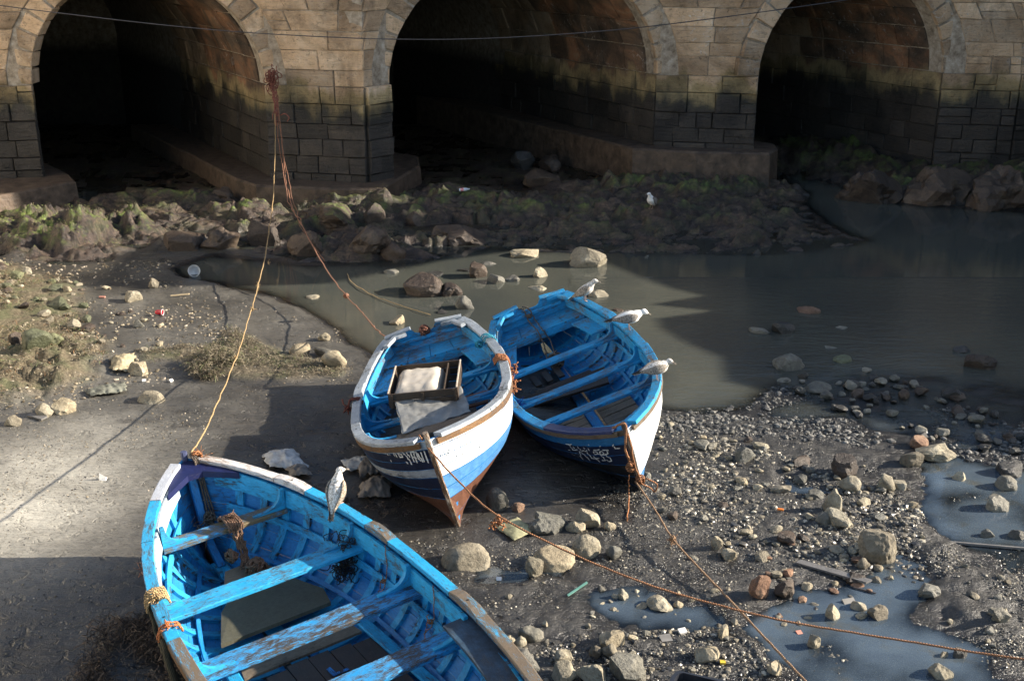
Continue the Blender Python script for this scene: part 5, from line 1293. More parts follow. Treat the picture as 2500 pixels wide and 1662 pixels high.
# weed: ribbons lying and curling
def weeds(name, regs, mat):
    Vs = []; Fs = []; Cs = []; b = 0
    for pg, n, L0, L1, cl, lift in regs:
        lo, hi = pg.min(0), pg.max(0); c = rng.uniform(lo, hi, (n * 3, 2)); c = c[sd(pg, c[:, 0], c[:, 1]) > 0][:n]
        dn = fbm(c[:, 0] * 1.7, c[:, 1] * 1.7, 3, 95); c = c[dn * 1.8 > rng.uniform(-.5, .5, len(c))]
        Z = hgt(c[:, 0], c[:, 1]); n = len(c); an = rng.uniform(0, 6.28, n); K = 5; x = c[:, 0].copy(); y = c[:, 1].copy(); L = rng.uniform(L0, L1, n); w = rng.uniform(.0014, .0045, n); z0 = Z + rng.uniform(0, lift, n)
        R = []
        for k in range(K):
            zz = z0 + np.sin(k / (K - 1) * 3.14) * L * rng.uniform(.02, .28, n)
            sx, sy = -np.sin(an), np.cos(an); R.append(np.stack([np.stack([x + sx * w, y + sy * w, zz], 1), np.stack([x - sx * w, y - sy * w, zz + rng.uniform(-.004, .006, n)], 1)], 1))
            x = x + np.cos(an) * L / K; y = y + np.sin(an) * L / K; an = an + rng.uniform(-1.7, 1.7, n)
        R = np.stack(R, 1).reshape(n, K * 2, 3); f = np.array([[2 * k, 2 * k + 1, 2 * k + 3, 2 * k + 2] for k in range(K - 1)])
        Vs.append(R.reshape(-1, 3)); Fs.append((f[None] + (np.arange(n) * 2 * K)[:, None, None] + b).reshape(-1, 4)); b += n * 2 * K
        cc = np.array(cl)[rng.integers(0, len(cl), n)] * rng.uniform(.6, 1.3, (n, 1)); Cs.append(np.repeat(cc, 2 * K, 0))
    C = np.concatenate(Cs); o = np_mesh(name, np.concatenate(Vs), np.concatenate(Fs), mat, False); colattr(o.data, 'tint', C[:, 0], C[:, 1], C[:, 2]); return o
CW = [(.18, .135, .07), (.25, .20, .12), (.10, .075, .04), (.11, .13, .045), (.32, .27, .18), (.20, .11, .05)]
CB = [(.13, .10, .06), (.19, .155, .10), (.08, .06, .035), (.24, .20, .13), (.10, .11, .04)]
CK = [(.04, .024, .014), (.08, .05, .03), (.12, .075, .045)]
def disc(px, py, r, k=14, sx=1.3):
    c = on(px, py); return np.array([[c.x + r * sx * math.cos(2 * math.pi * i / k), c.y + r * math.sin(2 * math.pi * i / k)] for i in range(k)])
wm_ = tint_mat('seaweed', .7)
tag(weeds('seaweed', [(P_WEED, 13000, .05, .24, CW, .05), (P_DRIFT, 3400, .05, .16, CB, .03)], wm_), 'bank and tideline of brown and green seaweed on the left foreshore', 'seaweed', kind='stuff')
tag(weeds('seaweed_clump', [(disc(540, 905, .30), 3000, .08, .26, CB, .13), (disc(495, 880, .16), 700, .06, .18, CB, .06)], wm_), 'tangled heap of dry seaweed where the long rope nearly touches the mud', 'seaweed', kind='stuff')
tag(weeds('seaweed_on_rocks', [(poly([(0, 520), (380, 520), (370, 610), (0, 620)]), 4500, .03, .09, [(.10, .14, .03), (.16, .18, .05), (.2, .15, .09), (.13, .08, .05)], .10), (poly([(700, 510), (950, 510), (950, 560), (700, 560)]), 900, .03, .07, [(.10, .14, .03), (.2, .18, .08)], .12)], wm_), 'mossy weed over the sunlit hummocks below the piers', 'seaweed', kind='stuff')
tag(weeds('black_seaweed', [(poly([(230, 1560), (380, 1470), (460, 1600), (470, 1700), (200, 1700)]), 6500, .08, .26, CK, .10), (poly([(700, 1180), (860, 1200), (1000, 1260), (900, 1290), (720, 1250)]), 500, .04, .1, CK, .02)], wm_), 'dark weed piled against the foreground boat\'s left side', 'seaweed', kind='stuff')

# ------------------------------------------------------------------ gulls
g_white = plain('gull_white_plumage', (.74, .73, .70), .75, .2, 60, .002, .12, 30)
def speckled(name, a, b_, sc):
    m, nt, b, out = newmat(name); n = N(nt); co = n.coord('Object'); f = n.noise(co, sc, 4, .65)
    n.link(n.ramp(f, [(.42, a), (.56, b_)]), b.inputs['Base Color']); b.inputs['Roughness'].default_value = .8; b.inputs['Specular IOR Level'].default_value = .2
    n.bump(f, .5, .003, b); return m
g_brown = speckled('mottled_brown_wing', (.07, .052, .038), (.40, .34, .27), 85); g_grey = speckled('grey_brown_wing', (.10, .088, .075), (.26, .24, .22), 60)
g_body = speckled('streaked_white_body', (.34, .30, .25), (.72, .70, .66), 55)
g_black = plain('gull_black', (.02, .018, .016), .5); g_leg = plain('gull_leg_pink', (.42, .27, .22), .6); g_bill = plain('gull_bill', (.20, .16, .12), .45)
def loft(mb, pts, rad, n=14, smooth=True, ysign=0):
    P = [Vector(p) for p in pts]; vs = []; m = len(P)
    for i in range(m):
        t = (P[min(i + 1, m - 1)] - P[max(i - 1, 0)]).normalized(); sd_ = Vector((0, 1, 0)); sd_ = (sd_ - t * sd_.dot(t)).normalized(); up = t.cross(sd_)
        for k in range(n):
            a = 2 * math.pi * k / n; vs.append(P[i] + sd_ * (rad[i][0] * math.cos(a)) + up * (-rad[i][1] * math.sin(a)))
    fs = [[i * n + k, i * n + (k + 1) % n, (i + 1) * n + (k + 1) % n, (i + 1) * n + k] for i in range(m - 1) for k in range(n)]
    vs += [P[0], P[-1]]; a, b = m * n, m * n + 1
    fs += [[a, (k + 1) % n, k] for k in range(n)] + [[b, (m - 1) * n + k, (m - 1) * n + (k + 1) % n] for k in range(n)]
    mb.add(vs, fs, None, 0, smooth)
def smooth_path(ctrl, n=4):
    """ctrl rows: x,y,z,ry,rz"""
    C = [Vector(c[:3]) for c in ctrl]; P = catmull(C, n); Rr = catmull([Vector((c[3], c[4], 0)) for c in ctrl], n); return P, [(max(r.x, .001), max(r.y, .001)) for r in Rr]
def gull(loc, yaw, pitch, scale, label, wing, head=(.17, .15), headyaw=0.0, body=None, look=0.0):
    """standing gull; pitch lifts the breast; head = (forward, up) of the head centre from the hips"""
    root = empty('seagull', loc, label, 'seagull', 'young gulls standing about the boats'); root.rotation_euler = (0, 0, yaw); root.scale = (scale,) * 3
    hipz = .15; cp, sp = math.cos(pitch), math.sin(pitch)
    def T(x, z): return (x * cp - z * sp, 0.0, hipz + x * sp + z * cp)
    tail = [(-.245, .005, .018, .006), (-.20, .008, .034, .014), (-.14, .012, .052, .040), (-.07, .012, .070, .062), (.0, .010, .080, .073), (.06, .014, .076, .070)]
    ctrl = [(*T(x, z), a, b) for x, z, a, b in tail]
    hx, hz_ = head; sh = Vector(T(.095, .03)); hd = Vector((hx, 0, hipz + hz_)); hy = math.sin(headyaw) * .02
    ctrl += [(*sh, .058, .058), (*(sh.lerp(hd, .42)), .040, .042), (*(sh.lerp(hd, .78)), .031, .032)]
    f = Vector((math.cos(look) * math.cos(headyaw), math.sin(headyaw), math.sin(look)))
    ctrl += [(*hd, .034, .034), (*(hd + f * .028), .028, .028), (*(hd + f * .050), .015, .016), (*(hd + f * .060), .008, .010)]
    ctrl = [(c_[0], c_[1], c_[2], c_[3] * (1.12 if k_ < 8 else 1), c_[4] * (1.10 if k_ < 8 else 1)) for k_, c_ in enumerate(ctrl)]; P, Rr = smooth_path(ctrl, 3); mb = MB(); loft(mb, P, Rr, 14); mb.build('body', body or g_white, root)
    mb = MB(); b0 = hd + f * .052; loft(mb, [b0, b0 + f * .022, b0 + f * .038 - Vector((0, 0, .002)), b0 + f * .048 - Vector((0, 0, .008))], [(.009, .011), (.007, .009), (.006, .009), (.002, .003)], 8); mb.build('bill', g_bill if scale > .5 else g_bill, root)
    sidev = Vector((-math.sin(headyaw), math.cos(headyaw), 0))
    for sg in (1, -1):
        mb = MB(); c = hd + f * .020 + sidev * sg * .0275 + Vector((0, 0, .006)); r = .0052
        loft(mb, [c - Vector((0, 0, r)), c - Vector((0, 0, r * .5)), c, c + Vector((0, 0, r * .5)), c + Vector((0, 0, r))], [(.001, .001), (r * .85, r * .85), (r, r), (r * .85, r * .85), (.001, .001)], 8); mb.build('eye', g_black, root)
        w = [(.105, .030, .054, .008, .020), (.06, .028, .076, .014, .048), (-.01, .022, .084, .014, .062), (-.08, .018, .074, .012, .054), (-.15, .018, .046, .010, .034), (-.22, .020, .026, .007, .018)]
        ctrl = []
        for x, z, yo, a, b in w:
            q = T(x, z); ctrl.append((q[0], sg * yo, q[2], a, b))
        P, Rr = smooth_path(ctrl, 3); mb = MB(); loft(mb, P, Rr, 10); mb.build('wing', wing, root)
        w = [(-.18, .018, .034, .006, .018), (-.25, .014, .018, .005, .013), (-.33, .008, .006, .003, .005)]; ctrl = []
        for x, z, yo, a, b in w: q = T(x, z); ctrl.append((q[0], sg * yo, q[2], a, b))
        P, Rr = smooth_path(ctrl, 3); mb = MB(); loft(mb, P, Rr, 8); mb.build('wing_tip', g_black, root)
        # leg and webbed foot
        lx = .0; mb = MB(); sweep(mb, [(lx + .012, sg * .026, hipz - .045), (lx - .004, sg * .026, .068), (lx + .004, sg * .027, .004)], circle(.0052, 6), up=(1, 0, 0), smooth=True)
        lg = mb.build('leg', g_leg, root)
        mb = MB(); y = sg * .027; ft_ = [(-.008, y, .006), (.042, y + .022, .002), (.050, y, .002), (.042, y - .022, .002)]
        top = [Vector(p) for p in ft_]; bot = [p - Vector((0, 0, .004)) for p in top]
        mb.add(top + bot, [[0, 3, 2, 1], [4, 5, 6, 7]] + [[i, (i + 1) % 4, 4 + (i + 1) % 4, 4 + i] for i in range(4)]); mb.build('foot', g_leg, lg)
    mb = MB(); tp = [T(-.20, .004), T(-.31, .0)]; q0, q1 = Vector(tp[0]), Vector(tp[1])
    vs = [q0 + Vector((0, .022, .003)), q1 + Vector((0, .032, .002)), q1 + Vector((0, -.032, .002)), q0 + Vector((0, -.022, .003))]; vs += [v - Vector((0, 0, .006)) for v in vs]
    mb.add(vs, [[0, 1, 2, 3][::-1], [4, 5, 6, 7]] + [[i, (i + 1) % 4, 4 + (i + 1) % 4, 4 + i] for i in range(4)]); mb.build('tail', wing, root)
    return root
def rail(b, side, u, inb=.015):
    p = b.S(u, 0); return b.W((p.x, (p.y - inb) * side, p.z + .031))
G1 = rail(b1, -1, .735)
gull(G1, R_(75), R_(52), .86, 'large speckled young gull standing upright on the foreground boat\'s rail, seen from behind', g_brown, head=(.085, .185), headyaw=R_(-62), body=g_body)
gull(rail(b3, 1, .11), R_(-20), R_(34), .90, 'young gull with brown wings on the stern corner of the right boat', g_brown, head=(.135, .165), body=g_body, look=R_(-8))
gull(rail(b3, 1, .40), R_(5), R_(8), .97, 'grey-winged gull stretched level on the right boat\'s rail amidships, head lowered', g_grey, head=(.185, .085), look=R_(-28))
gull(rail(b3, 1, .79), R_(12), R_(10), .88, 'hunched dark-speckled gull low on the right boat\'s rail near the bow', speckled('dark_speckled_wing', (.09, .075, .06), (.34, .31, .27), 110), head=(.150, .090), headyaw=R_(-50), look=R_(-10), body=g_body)
gr_ = on(1590, 509); gull(gr_, R_(235), R_(38), .98, 'white-breasted gull standing alone on the shaded rock shelf', g_grey, head=(.11, .17), headyaw=R_(-30))

# ------------------------------------------------------------------ ropes
def rope_mat(name, col, fuzz=.35):
    if name in MATS: return MATS[name]
    m, nt, b, out = newmat(name); n = N(nt); uv = n.coord('UV', (1, 1, 1)); w = n.new('ShaderNodeTexWave'); w.bands_direction = 'DIAGONAL'; w.inputs['Scale'].default_value = 28; w.inputs['Distortion'].default_value = .6
    n.link(uv, w.inputs['Vector']); f = n.noise(n.coord('Object'), 30, 5, .7)
    c = n.mix(w.outputs['Fac'], tuple(x * .45 for x in col), col); c = n.mix(1.0, c, n.ramp(f, [(.3, 1 - fuzz), (.7, 1.2)]), 'MULTIPLY')
    n.link(c, b.inputs['Base Color']); b.inputs['Roughness'].default_value = .85; n.bump(w.outputs['Fac'], .8, .004, b); MATS[name] = m; return m
r_or = rope_mat('orange_brown_rope', (.38, .17, .075)); r_tan = rope_mat('sun_bleached_tan_rope', (.50, .34, .16)); r_pink = rope_mat('faded_red_rope', (.34, .12, .09)); r_blue = rope_mat('turquoise_rope', (.04, .35, .48)); r_grey = rope_mat('grey_brown_rope', (.16, .12, .09)); r_weed = rope_mat('weedy_dark_rope', (.09, .07, .035)); r_rag = rope_mat('frayed_orange_rope_end', (.48, .19, .07), .5)
def tube(mb, pts, r, n=6, sub_=6, jit=0.0, smooth=True):
    P = catmull(pts, sub_) if sub_ > 1 else [Vector(p) for p in pts]
    if jit: P = [P[0]] + [p + Vector((random.gauss(0, jit), random.gauss(0, jit), random.gauss(0, jit))) for p in P[1:-1]] + [P[-1]]
    sweep(mb, P, circle(r, n), smooth=smooth); return P
def knot(mb, c, r, k=5, tr=.006):
    for i in range(k):
        a = Vector((random.gauss(0, 1), random.gauss(0, 1), random.gauss(0, 1))).normalized(); b_ = a.orthogonal().normalized(); d = a.cross(b_)
        rr = r * random.uniform(.6, 1.1); tube(mb, [c + (b_ * math.cos(t) + d * math.sin(t)) * rr + a * random.gauss(0, r * .2) for t in np.linspace(0, 6.0, 8)], tr, 5, 3)
def fray(mb, c, L, n, tr=.002, dirv=(0, 0, -1), sp=.5):
    for i in range(n):
        d = (Vector(dirv) + Vector((random.gauss(0, sp), random.gauss(0, sp), random.gauss(0, sp)))).normalized(); l = L * random.uniform(.4, 1); p = [Vector(c)]
        for k in range(4): d = (d + Vector((random.gauss(0, .5), random.gauss(0, .5), random.gauss(0, .5)))).normalized(); p.append(p[-1] + d * l / 4)
        tube(mb, p, tr, 4, 2)
def ropeobj(name, mb, mat, label, cat='rope'): return tag(recenter(mb.build(name, mat)), label, cat)
bow1 = b1.W((b1.L / 2 - .06, -.04, b1.zs(1) + .045))
anc = atY(668, 172, 25.15)
# long mooring line of the foreground boat
pA = [anc, atY(672, 290, 24.75), atY(670, 420, 23.7), at(665, 500, .75), at(650, 610, .45), at(632, 690, .30), at(612, 760, .20), at(585, 850, .25), at(545, 950, .55), at(503, 1045, .84), bow1]
mb = MB(); tube(mb, pA, .009, 6, 8, .004)
for f_ in ((630, 700, .27), (655, 642, .38), (616, 755, .2), (664, 510, .7), (575, 872, .28)): c = at(*f_); knot(mb, c, .020, 2, .006); fray(mb, c, .10, 4, .003, (.6, 0, .2), .6)
ropeobj('mooring_rope', mb, r_tan, 'long tan mooring line with knots from the pier down to the foreground boat\'s bow')
mb = MB(); knot(mb, bow1 + Vector((.05, .03, -.02)), .045, 7, .007); fray(mb, bow1 + Vector((.07, .03, -.02)), .14, 26, .0022, (.4, 0, -.5), .6)
ropeobj('frayed_rope_tuft', mb, r_rag, 'frayed orange tuft tied at the foreground boat\'s bow')
mb = MB(); lp = b1.L / 2
for k in range(3): tube(mb, [bow1, b1.W((lp - .14, -.05 - .02 * k, b1.zs(.97) + .02)), b1.W((lp - .20, -.06 - .02 * k, .72)), b1.W((lp - .30, -.05 - .03 * k, .52))], .009, 5, 5, .002)
c = b1.W((lp - .33, -.05, .50)); knot(mb, c, .05, 8, .008); fray(mb, c, .34, 40, .004, (b1.W((lp - .55, -.02, .20)) - c).normalized(), .16)
ropeobj('bow_rope', mb, r_grey, 'doubled grey rope with a frayed brush end hanging inside the foreground boat\'s bow')
# second line, to the white-railed boat
ts2 = b2.W((-b2.L / 2 - .02, -b2.half(0) * .98, b2.zs(0) + .06))
pB = [anc + Vector((.02, -.02, -.1)), atY(684, 300, 24.7), atY(694, 410, 23.9), at(712, 500, .95), at(742, 560, .75), at(795, 655, .50), at(845, 722, .42), at(880, 758, .48), at(915, 800, .60), ts2]
mb = MB(); tube(mb, pB, .009, 6, 8, .004); knot(mb, at(845, 722, .42), .045, 6, .009); knot(mb, at(912, 797, .59), .02, 2, .006)
tube(mb, [atY(676, 300, 24.7), atY(688, 400, 24.0), at(704, 490, 1.0), at(738, 552, .78)], .008, 5, 6, .01); tube(mb, [atY(680, 300, 24.7), atY(699, 410, 23.8), at(720, 505, .95), at(742, 560, .75)], .007, 5, 6, .01)
tube(mb, [at(728, 545, .8), at(752, 580, .5), at(775, 612, .22), at(793, 638, .05)], .006, 5, 5, .006)
ropeobj('mooring_rope', mb, rope_mat('red_brown_line', (.36, .17, .10)), 'twisted red-brown mooring line from the pier to the white-railed boat\'s stern corner')
mb = MB(); tube(mb, [at(848, 668, .01), at(860, 690, .015), at(900, 715, .02), at(960, 740, .02), at(1050, 768, .02)], .006, 5, 6, .004); ropeobj('thin_line', mb, r_tan, 'thin pale line trailing across the stream toward the boats')
# bundle of old rope on the pier
mb = MB()
for i in range(46):
    c = atY(666 + random.gauss(0, 7), 192 + random.gauss(0, 13), 25.12 - random.random() * .14); knot(mb, c, random.uniform(.05, .12), 1, .009)
o = ropeobj('rope_bundle', mb, rope_mat('faded_red_net', (.30, .10, .07), .5), 'tangled bundle of faded red rope jammed in a crack of the pier', 'rope')
mb = MB()
for i in range(12): tube(mb, [atY(664 + random.gauss(0, 3), 205, 25.0), atY(672 + random.gauss(0, 3), 250, 24.9), atY(674 + random.gauss(0, 3), 300 + random.uniform(-30, 10), 24.8)], .008, 5, 5, .012)
for k in range(5): knot(mb, atY(675 + random.gauss(0, 2), 225 + k * 18, 24.85), .035, 2, .008)
tube(mb, [atY(684, 282, 24.9), atY(696, 278, 24.8), atY(706, 288, 24.8), atY(701, 297, 24.85)], .012, 6, 5)
ropeobj('hanging_strands', mb, r_pink, 'ragged pinkish strands hanging down the pier below the rope bundle')
# overhead wire
mb = MB(); tube(mb, [atY(-300, -25, 21.5), atY(-60, 6, 21.5), atY(100, 27, 21.5), atY(400, 62, 21.5), atY(650, 83, 21.5), atY(950, 96, 21.5), atY(1200, 94, 21.5), atY(1500, 74, 21.5), atY(1800, 38, 21.5), atY(2150, -12, 21.5), atY(2500, -70, 21.5)], .009, 5, 8, 0)
tag(recenter(mb.build('overhead_wire', plain('black_wire', (.03, .03, .035), .5))), 'thin dark wire slung across the front of the arches', 'wire')
# taut rope from the white-railed boat to the right
st2 = b2.W((b2.L / 2 + .03, 0, b2.zs(1) - .10))
pC = [b2.W((b2.L / 2 - .12, -.07, b2.zs(.97) + .06)), st2, at(1130, 1185, .82), at(1215, 1258, .74), at(1390, 1348, .56), at(1560, 1418, .45), at(1700, 1462, .38), at(1900, 1512, .34), at(2100, 1546, .32), at(2320, 1582, .34), at(2560, 1616, .40), at(3000, 1670, .7)]
mb = MB(); tube(mb, pC, .0085, 6, 8, .0015); ropeobj('mooring_rope', mb, r_or, 'taut orange-brown rope running from the white-railed boat\'s bow to the right edge')
c = at(1216, 1262, .72); mb = MB(); knot(mb, c, .022, 4, .006)
for k in range(34): fray(mb, c + Vector((random.uniform(-.07, .07), random.uniform(-.02, .02), random.uniform(-.09, -.01))), .06, 1, .006, (0, 0, -1), .7)
ropeobj('frayed_rope_tuft', mb, r_rag, 'shaggy orange tuft hanging from the taut rope')
# slack rope from the right boat
st3 = b3.W((b3.L / 2 + .02, 0, b3.zs(1) + .02)); def3 = lambda z, dx=0.0, dy=-.06: b3.W((b3.L / 2 - b3.rk * (1 - max(0, z) / (b3.D + b3.sb)) ** 1.3 + .05 + dx, dy, z))
mb = MB(); tube(mb, [b3.W((b3.L / 2 - .08, -.10, b3.zs(.98) + .04)), st3 + Vector((0, -.02, .05)), def3(.78), def3(.62), def3(.48)], .013, 6, 6, .003)
knot(mb, def3(.50), .045, 8, .009); knot(mb, def3(.56, .02), .03, 4, .008)
tube(mb, [b3.W((b3.L / 2 - .05, .03, b3.zs(1) + .02)), def3(.80, .02, .0), def3(.55, .03, -.02), def3(.30, .05, 0.0)], .010, 6, 6, .002)
knot(mb, def3(.32, .05, 0), .05, 6, .008); tube(mb, [def3(.32, .05), def3(.20, .10, .06), def3(.12, .12, .1), def3(.22, .13, .14), def3(.32, .08, .06)], .008, 6, 6)
ropeobj('bow_rope', mb, r_or, 'knotted orange rope hanging down the right boat\'s stem')
mb = MB(); q = def3(.33, .06); tube(mb, [q, at(1600, 1245, .20), at(1640, 1312, .16), at(1690, 1368, .12), at(1780, 1462, .08), at(1880, 1570, .09), at(1990, 1685, .14), at(2200, 1900, .4)], .010, 6, 8, .002)
c = at(1642, 1314, .16); knot(mb, c, .030, 5, .006); fray(mb, c, .13, 18, .003, (-.1, 0, -1), .25)
ropeobj('mooring_rope', mb, rope_mat('dull_orange_line', (.40, .24, .13)), 'slack thin rope from the right boat\'s stem down to the bottom edge')
mb = MB(); tube(mb, [def3(.42, .02, -.10), at(1535, 1200, .12), at(1534, 1240, .05), at(1531, 1268, .03)], .007, 5, 6, .003); fray(mb, on(1531, 1270) + Vector((0, 0, .02)), .06, 8, .003, (0, -1, .1), .4)
ropeobj('loose_rope_end', mb, r_rag, 'loose thin rope end hanging from the right boat\'s bow to the gravel')
# lashings between the two boats
p0 = rail(b2, 1, .20); p1 = rail(b2, 1, .42); q1 = rail(b3, -1, .50)
mb = MB()
for k in range(4): a = rail(b2, 1, .20 + .012 * k); tube(mb, [a + Vector((-.09, .0, -.03)), a + Vector((-.04, 0, .03)), a + Vector((.06, 0, .012)), a + Vector((.07, -.03, -.08))], .008, 5, 5, .003)
tube(mb, [p0 + Vector((.05, 0, .01)), at(1215, 868, .82), at(1232, 895, .70), rail(b3, -1, .42) + Vector((-.03, 0, .02))], .009, 6, 6, .006); knot(mb, p0 + Vector((-.1, -.02, -.1)), .045, 5, .009)
ropeobj('lashing_rope', mb, r_blue, 'turquoise rope lashing the white-railed boat to its right neighbour')
mb = MB(); a = rail(b2, 1, .40)
for k in range(5): u = .385 + .010 * k; a = rail(b2, 1, u); tube(mb, [a + Vector((-.10, .01, -.05)), a + Vector((-.06, 0, .015)), a + Vector((.0, 0, .018)), a + Vector((.06, 0, -.01)), a + Vector((.09, -.04, -.14)), a + Vector((.10, -.08, -.26))], .013, 6, 5, .004)
c = a + Vector((.10, -.06, -.16))
for k in range(50): fray(mb, c + Vector((random.uniform(-.04, .05), random.uniform(-.10, .10), random.uniform(-.16, .14))), .10, 1, .008, (0, -.3, -1), .6)
ropeobj('lashing_rope', mb, rope_mat('thick_orange_rope', (.42, .16, .06), .5), 'thick shaggy orange rope hung over the white-railed boat\'s rail between the boats')
mb = MB(); a = rail(b2, -1, .40)
for k in range(4): tube(mb, [a + Vector((.07, .02 * k, -.04)), a + Vector((.02, .02 * k, .014)), a + Vector((-.07, .02 * k - .02, -.0)), a + Vector((-.10, .02 * k - .04, -.10))], .010, 5, 5, .004)
fray(mb, a + Vector((-.10, -.02, -.06)), .16, 26, .006, (-.1, 0, -1), .35)
ropeobj('lashing_rope', mb, rope_mat('dark_red_rope', (.20, .05, .03), .5), 'dark red rope wound over the white-railed boat\'s left rail')
mb = MB()
for k in range(3): a = rail(b3, -1, .50); tube(mb, [rail(b3, -1, .44) + Vector((.05, -.05 * k, -.02)), rail(b3, -1, .50) + Vector((.10, -.03 * k, -.10)), rail(b3, -1, .56) + Vector((.16, .02, -.16))], .009, 5, 5, .01)
fray(mb, rail(b3, -1, .50) + Vector((.12, 0, -.12)), .16, 34, .004, (.2, 0, -.3), .7); ropeobj('rope_tangle', mb, rope_mat('ultramarine_rope', (.01, .08, .42)), 'tangle of ultramarine rope at the left rail of the right boat')
# sternsheets rope, right boat; rusty rag, white-railed boat
mb = MB(); tr = lambda b, y, dz, dx=0: b.W((-b.L / 2 + dx, y, b.zs(0) + dz))
tube(mb, [tr(b3, -.10, .04, -.02), tr(b3, -.05, .03, .03), tr(b3, -.02, -.04, .07), tr(b3, .0, -.17, .12), tr(b3, .0, -.17, .44), tr(b3, .05, -.34, .50), b3.W((-b3.L / 2 + .80, .02, .26))], .010, 5, 6, .004)
tube(mb, [tr(b3, -.13, .02, -.02), tr(b3, -.10, .02, .04), tr(b3, -.09, -.1, .08), tr(b3, -.08, -.17, .20), tr(b3, -.06, -.17, .45), tr(b3, -.04, -.40, .52), b3.W((-b3.L / 2 + .70, -.1, .24))], .010, 5, 6, .004)
knot(mb, tr(b3, -.06, -.08, .10), .035, 5, .008); ropeobj('stern_rope', mb, r_grey, 'grey-brown rope hanging from the right boat\'s stern notch over the bench')
mb = MB(); knot(mb, tr(b2, .0, .00, .01), .06, 14, .014); ropeobj('rusty_rag', mb, rope_mat('rusty_rag', (.22, .08, .045), .5), 'rusty brown rag knotted in the white-railed boat\'s stern notch', 'rag')
mb = MB(); knot(mb, b3.W((-1.45, 0, .28)), .10, 12, .014); fray(mb, b3.W((-1.45, .0, .28)), .2, 14, .01, (0, -.5, 0), .5); ropeobj('rope_coil', mb, r_grey, 'brown rope heap lying under the right boat\'s stern bench')
# foreground boat: wrapped thwart rope, tufts, net, side ropes
u = .845; z = b1.zs(u) - .21; x = b1.S(u, .1).x; W1 = b1.W
mb = MB()
for k in range(7):
    dy = -.13 + .02 * k; tube(mb, [W1((x - .10, dy, z - .03)), W1((x - .10, dy, z + .035)), W1((x + .02, dy, z + .045)), W1((x + .10, dy + .01, z + .03)), W1((x + .09, dy + .01, z - .05))], .011, 6, 5, .003)
for k in range(7): tube(mb, [W1((x - .10, -.11 + .012 * k, z - .02)), W1((x - .13, -.11 + .01 * k, .55)), W1((x - .20, -.12 + .012 * k, .42)), W1((x - .30, -.10 + .02 * k, .345))], .012, 6, 5, .008)
knot(mb, W1((x - .15, .02, .46)), .06, 7, .012); knot(mb, W1((x - .36, -.12, .38)), .09, 12, .014); fray(mb, W1((x - .42, -.12, .37)), .20, 30, .006, (0, -1, 0), .5)
fray(mb, W1((x, -.07, z + .05)), .10, 16, .004, (0, 0, 1), .5)
ropeobj('wound_rope', mb, rope_mat('brown_hemp_rope', (.22, .12, .07), .5), 'brown hemp rope wound round the foreground boat\'s foremost thwart and trailing to the floor')
def railtuft(u, side, mat, label, n=24, L=.10, k=3, over=True):
    mb = MB()
    for j in range(k): a = rail(b1, side, u + .006 * j); i_ = b1.M.to_3x3() @ Vector((0, -side, 0)); tube(mb, [a + i_ * .10 + Vector((0, 0, -.06)), a + i_ * .06 + Vector((0, 0, .008)), a - i_ * .05 + Vector((0, 0, .008)), a - i_ * .08 + Vector((0, 0, -.08))], .010, 5, 5, .003)
    fray(mb, rail(b1, side, u) + Vector((0, 0, .01)), L, n, .004, (0, -.2, .2), .9); ropeobj('frayed_rope_tuft', mb, mat, label)
railtuft(.655, 1, r_tan, 'tan frayed lashing over the foreground boat\'s left rail at the second thwart', 40, .12, 5)
railtuft(.585, 1, rope_mat('bright_orange_twine', (.62, .20, .06)), 'bright orange twine tied round the foreground boat\'s left rail', 22, .08, 2)
mb = MB(); c = W1((b1.S(.80, .2).x, .78, .66)); knot(mb, c, .03, 4, .006); fray(mb, c, .12, 30, .004, (0, 0, .6), .8); ropeobj('frayed_rope_tuft', mb, rope_mat('pink_orange_fluff', (.55, .28, .18)), 'pinkish fluff of rope inside the foreground boat\'s left bow')
mb = MB(); c0 = W1((b1.S(.68, .1).x + .03, -.74, .62))
for k in range(90): knot(mb, c0 + Vector((random.gauss(0, .05), random.gauss(0, .05), random.uniform(-.30, .08))), random.uniform(.03, .07), 1, .004)
ropeobj('black_net_bundle', mb, rope_mat('black_net', (.015, .017, .020), .3), 'bundle of black netting hanging inside the foreground boat beside the second thwart', 'net')
for (u_, lab) in ((.60, 'thin rusty cord looped on the foreground boat\'s right inwale, forward one'), (.47, 'thin rusty cord looped on the foreground boat\'s right inwale, after one')):
    mb = MB(); a = b1.S(u_, .04, .085, -1)
    tube(mb, [W1(b1.S(u_, -.0, .085, -1)), W1(a), W1(b1.S(u_ - .006, .26, .085, -1)), W1(b1.S(u_ + .004, .40, .085, -1))], .004, 5, 5, .004); tube(mb, [W1(b1.S(u_ + .008, .22, .085, -1)), W1(b1.S(u_ + .004, .32, .09, -1)), W1(b1.S(u_ - .004, .45, .09, -1))], .004, 5, 5, .006); knot(mb, W1(b1.S(u_, .26, .09, -1)), .02, 3, .004)
    ropeobj('twine', mb, r_rag, lab, 'twine')
mb = MB(); P = [rail(b1, 1, .66) + Vector((-.06, 0, -.03))]
for k in range(9): u_ = .645 - .022 * k; a = W1(b1.S(u_, .10 + .055 * k, -.05, 1)); P.append(a + Vector((random.gauss(0, .01), 0, random.gauss(0, .01))))
tube(mb, P, .020, 7, 5, .004); fray(mb, P[4], .2, 30, .006, (-.3, 0, -1), .5); fray(mb, P[7], .2, 30, .006, (-.3, 0, -1), .5)
a = rail(b1, 1, .575); tube(mb, [a + Vector((-.06, 0, -.05)), W1(b1.S(.56, .2, -.06, 1)), W1(b1.S(.55, .42, -.06, 1)), W1(b1.S(.545, .65, -.06, 1))], .028, 7, 5, .004)
ropeobj('weedy_rope', mb, r_weed, 'thick weed-covered rope hanging along the foreground boat\'s left side')

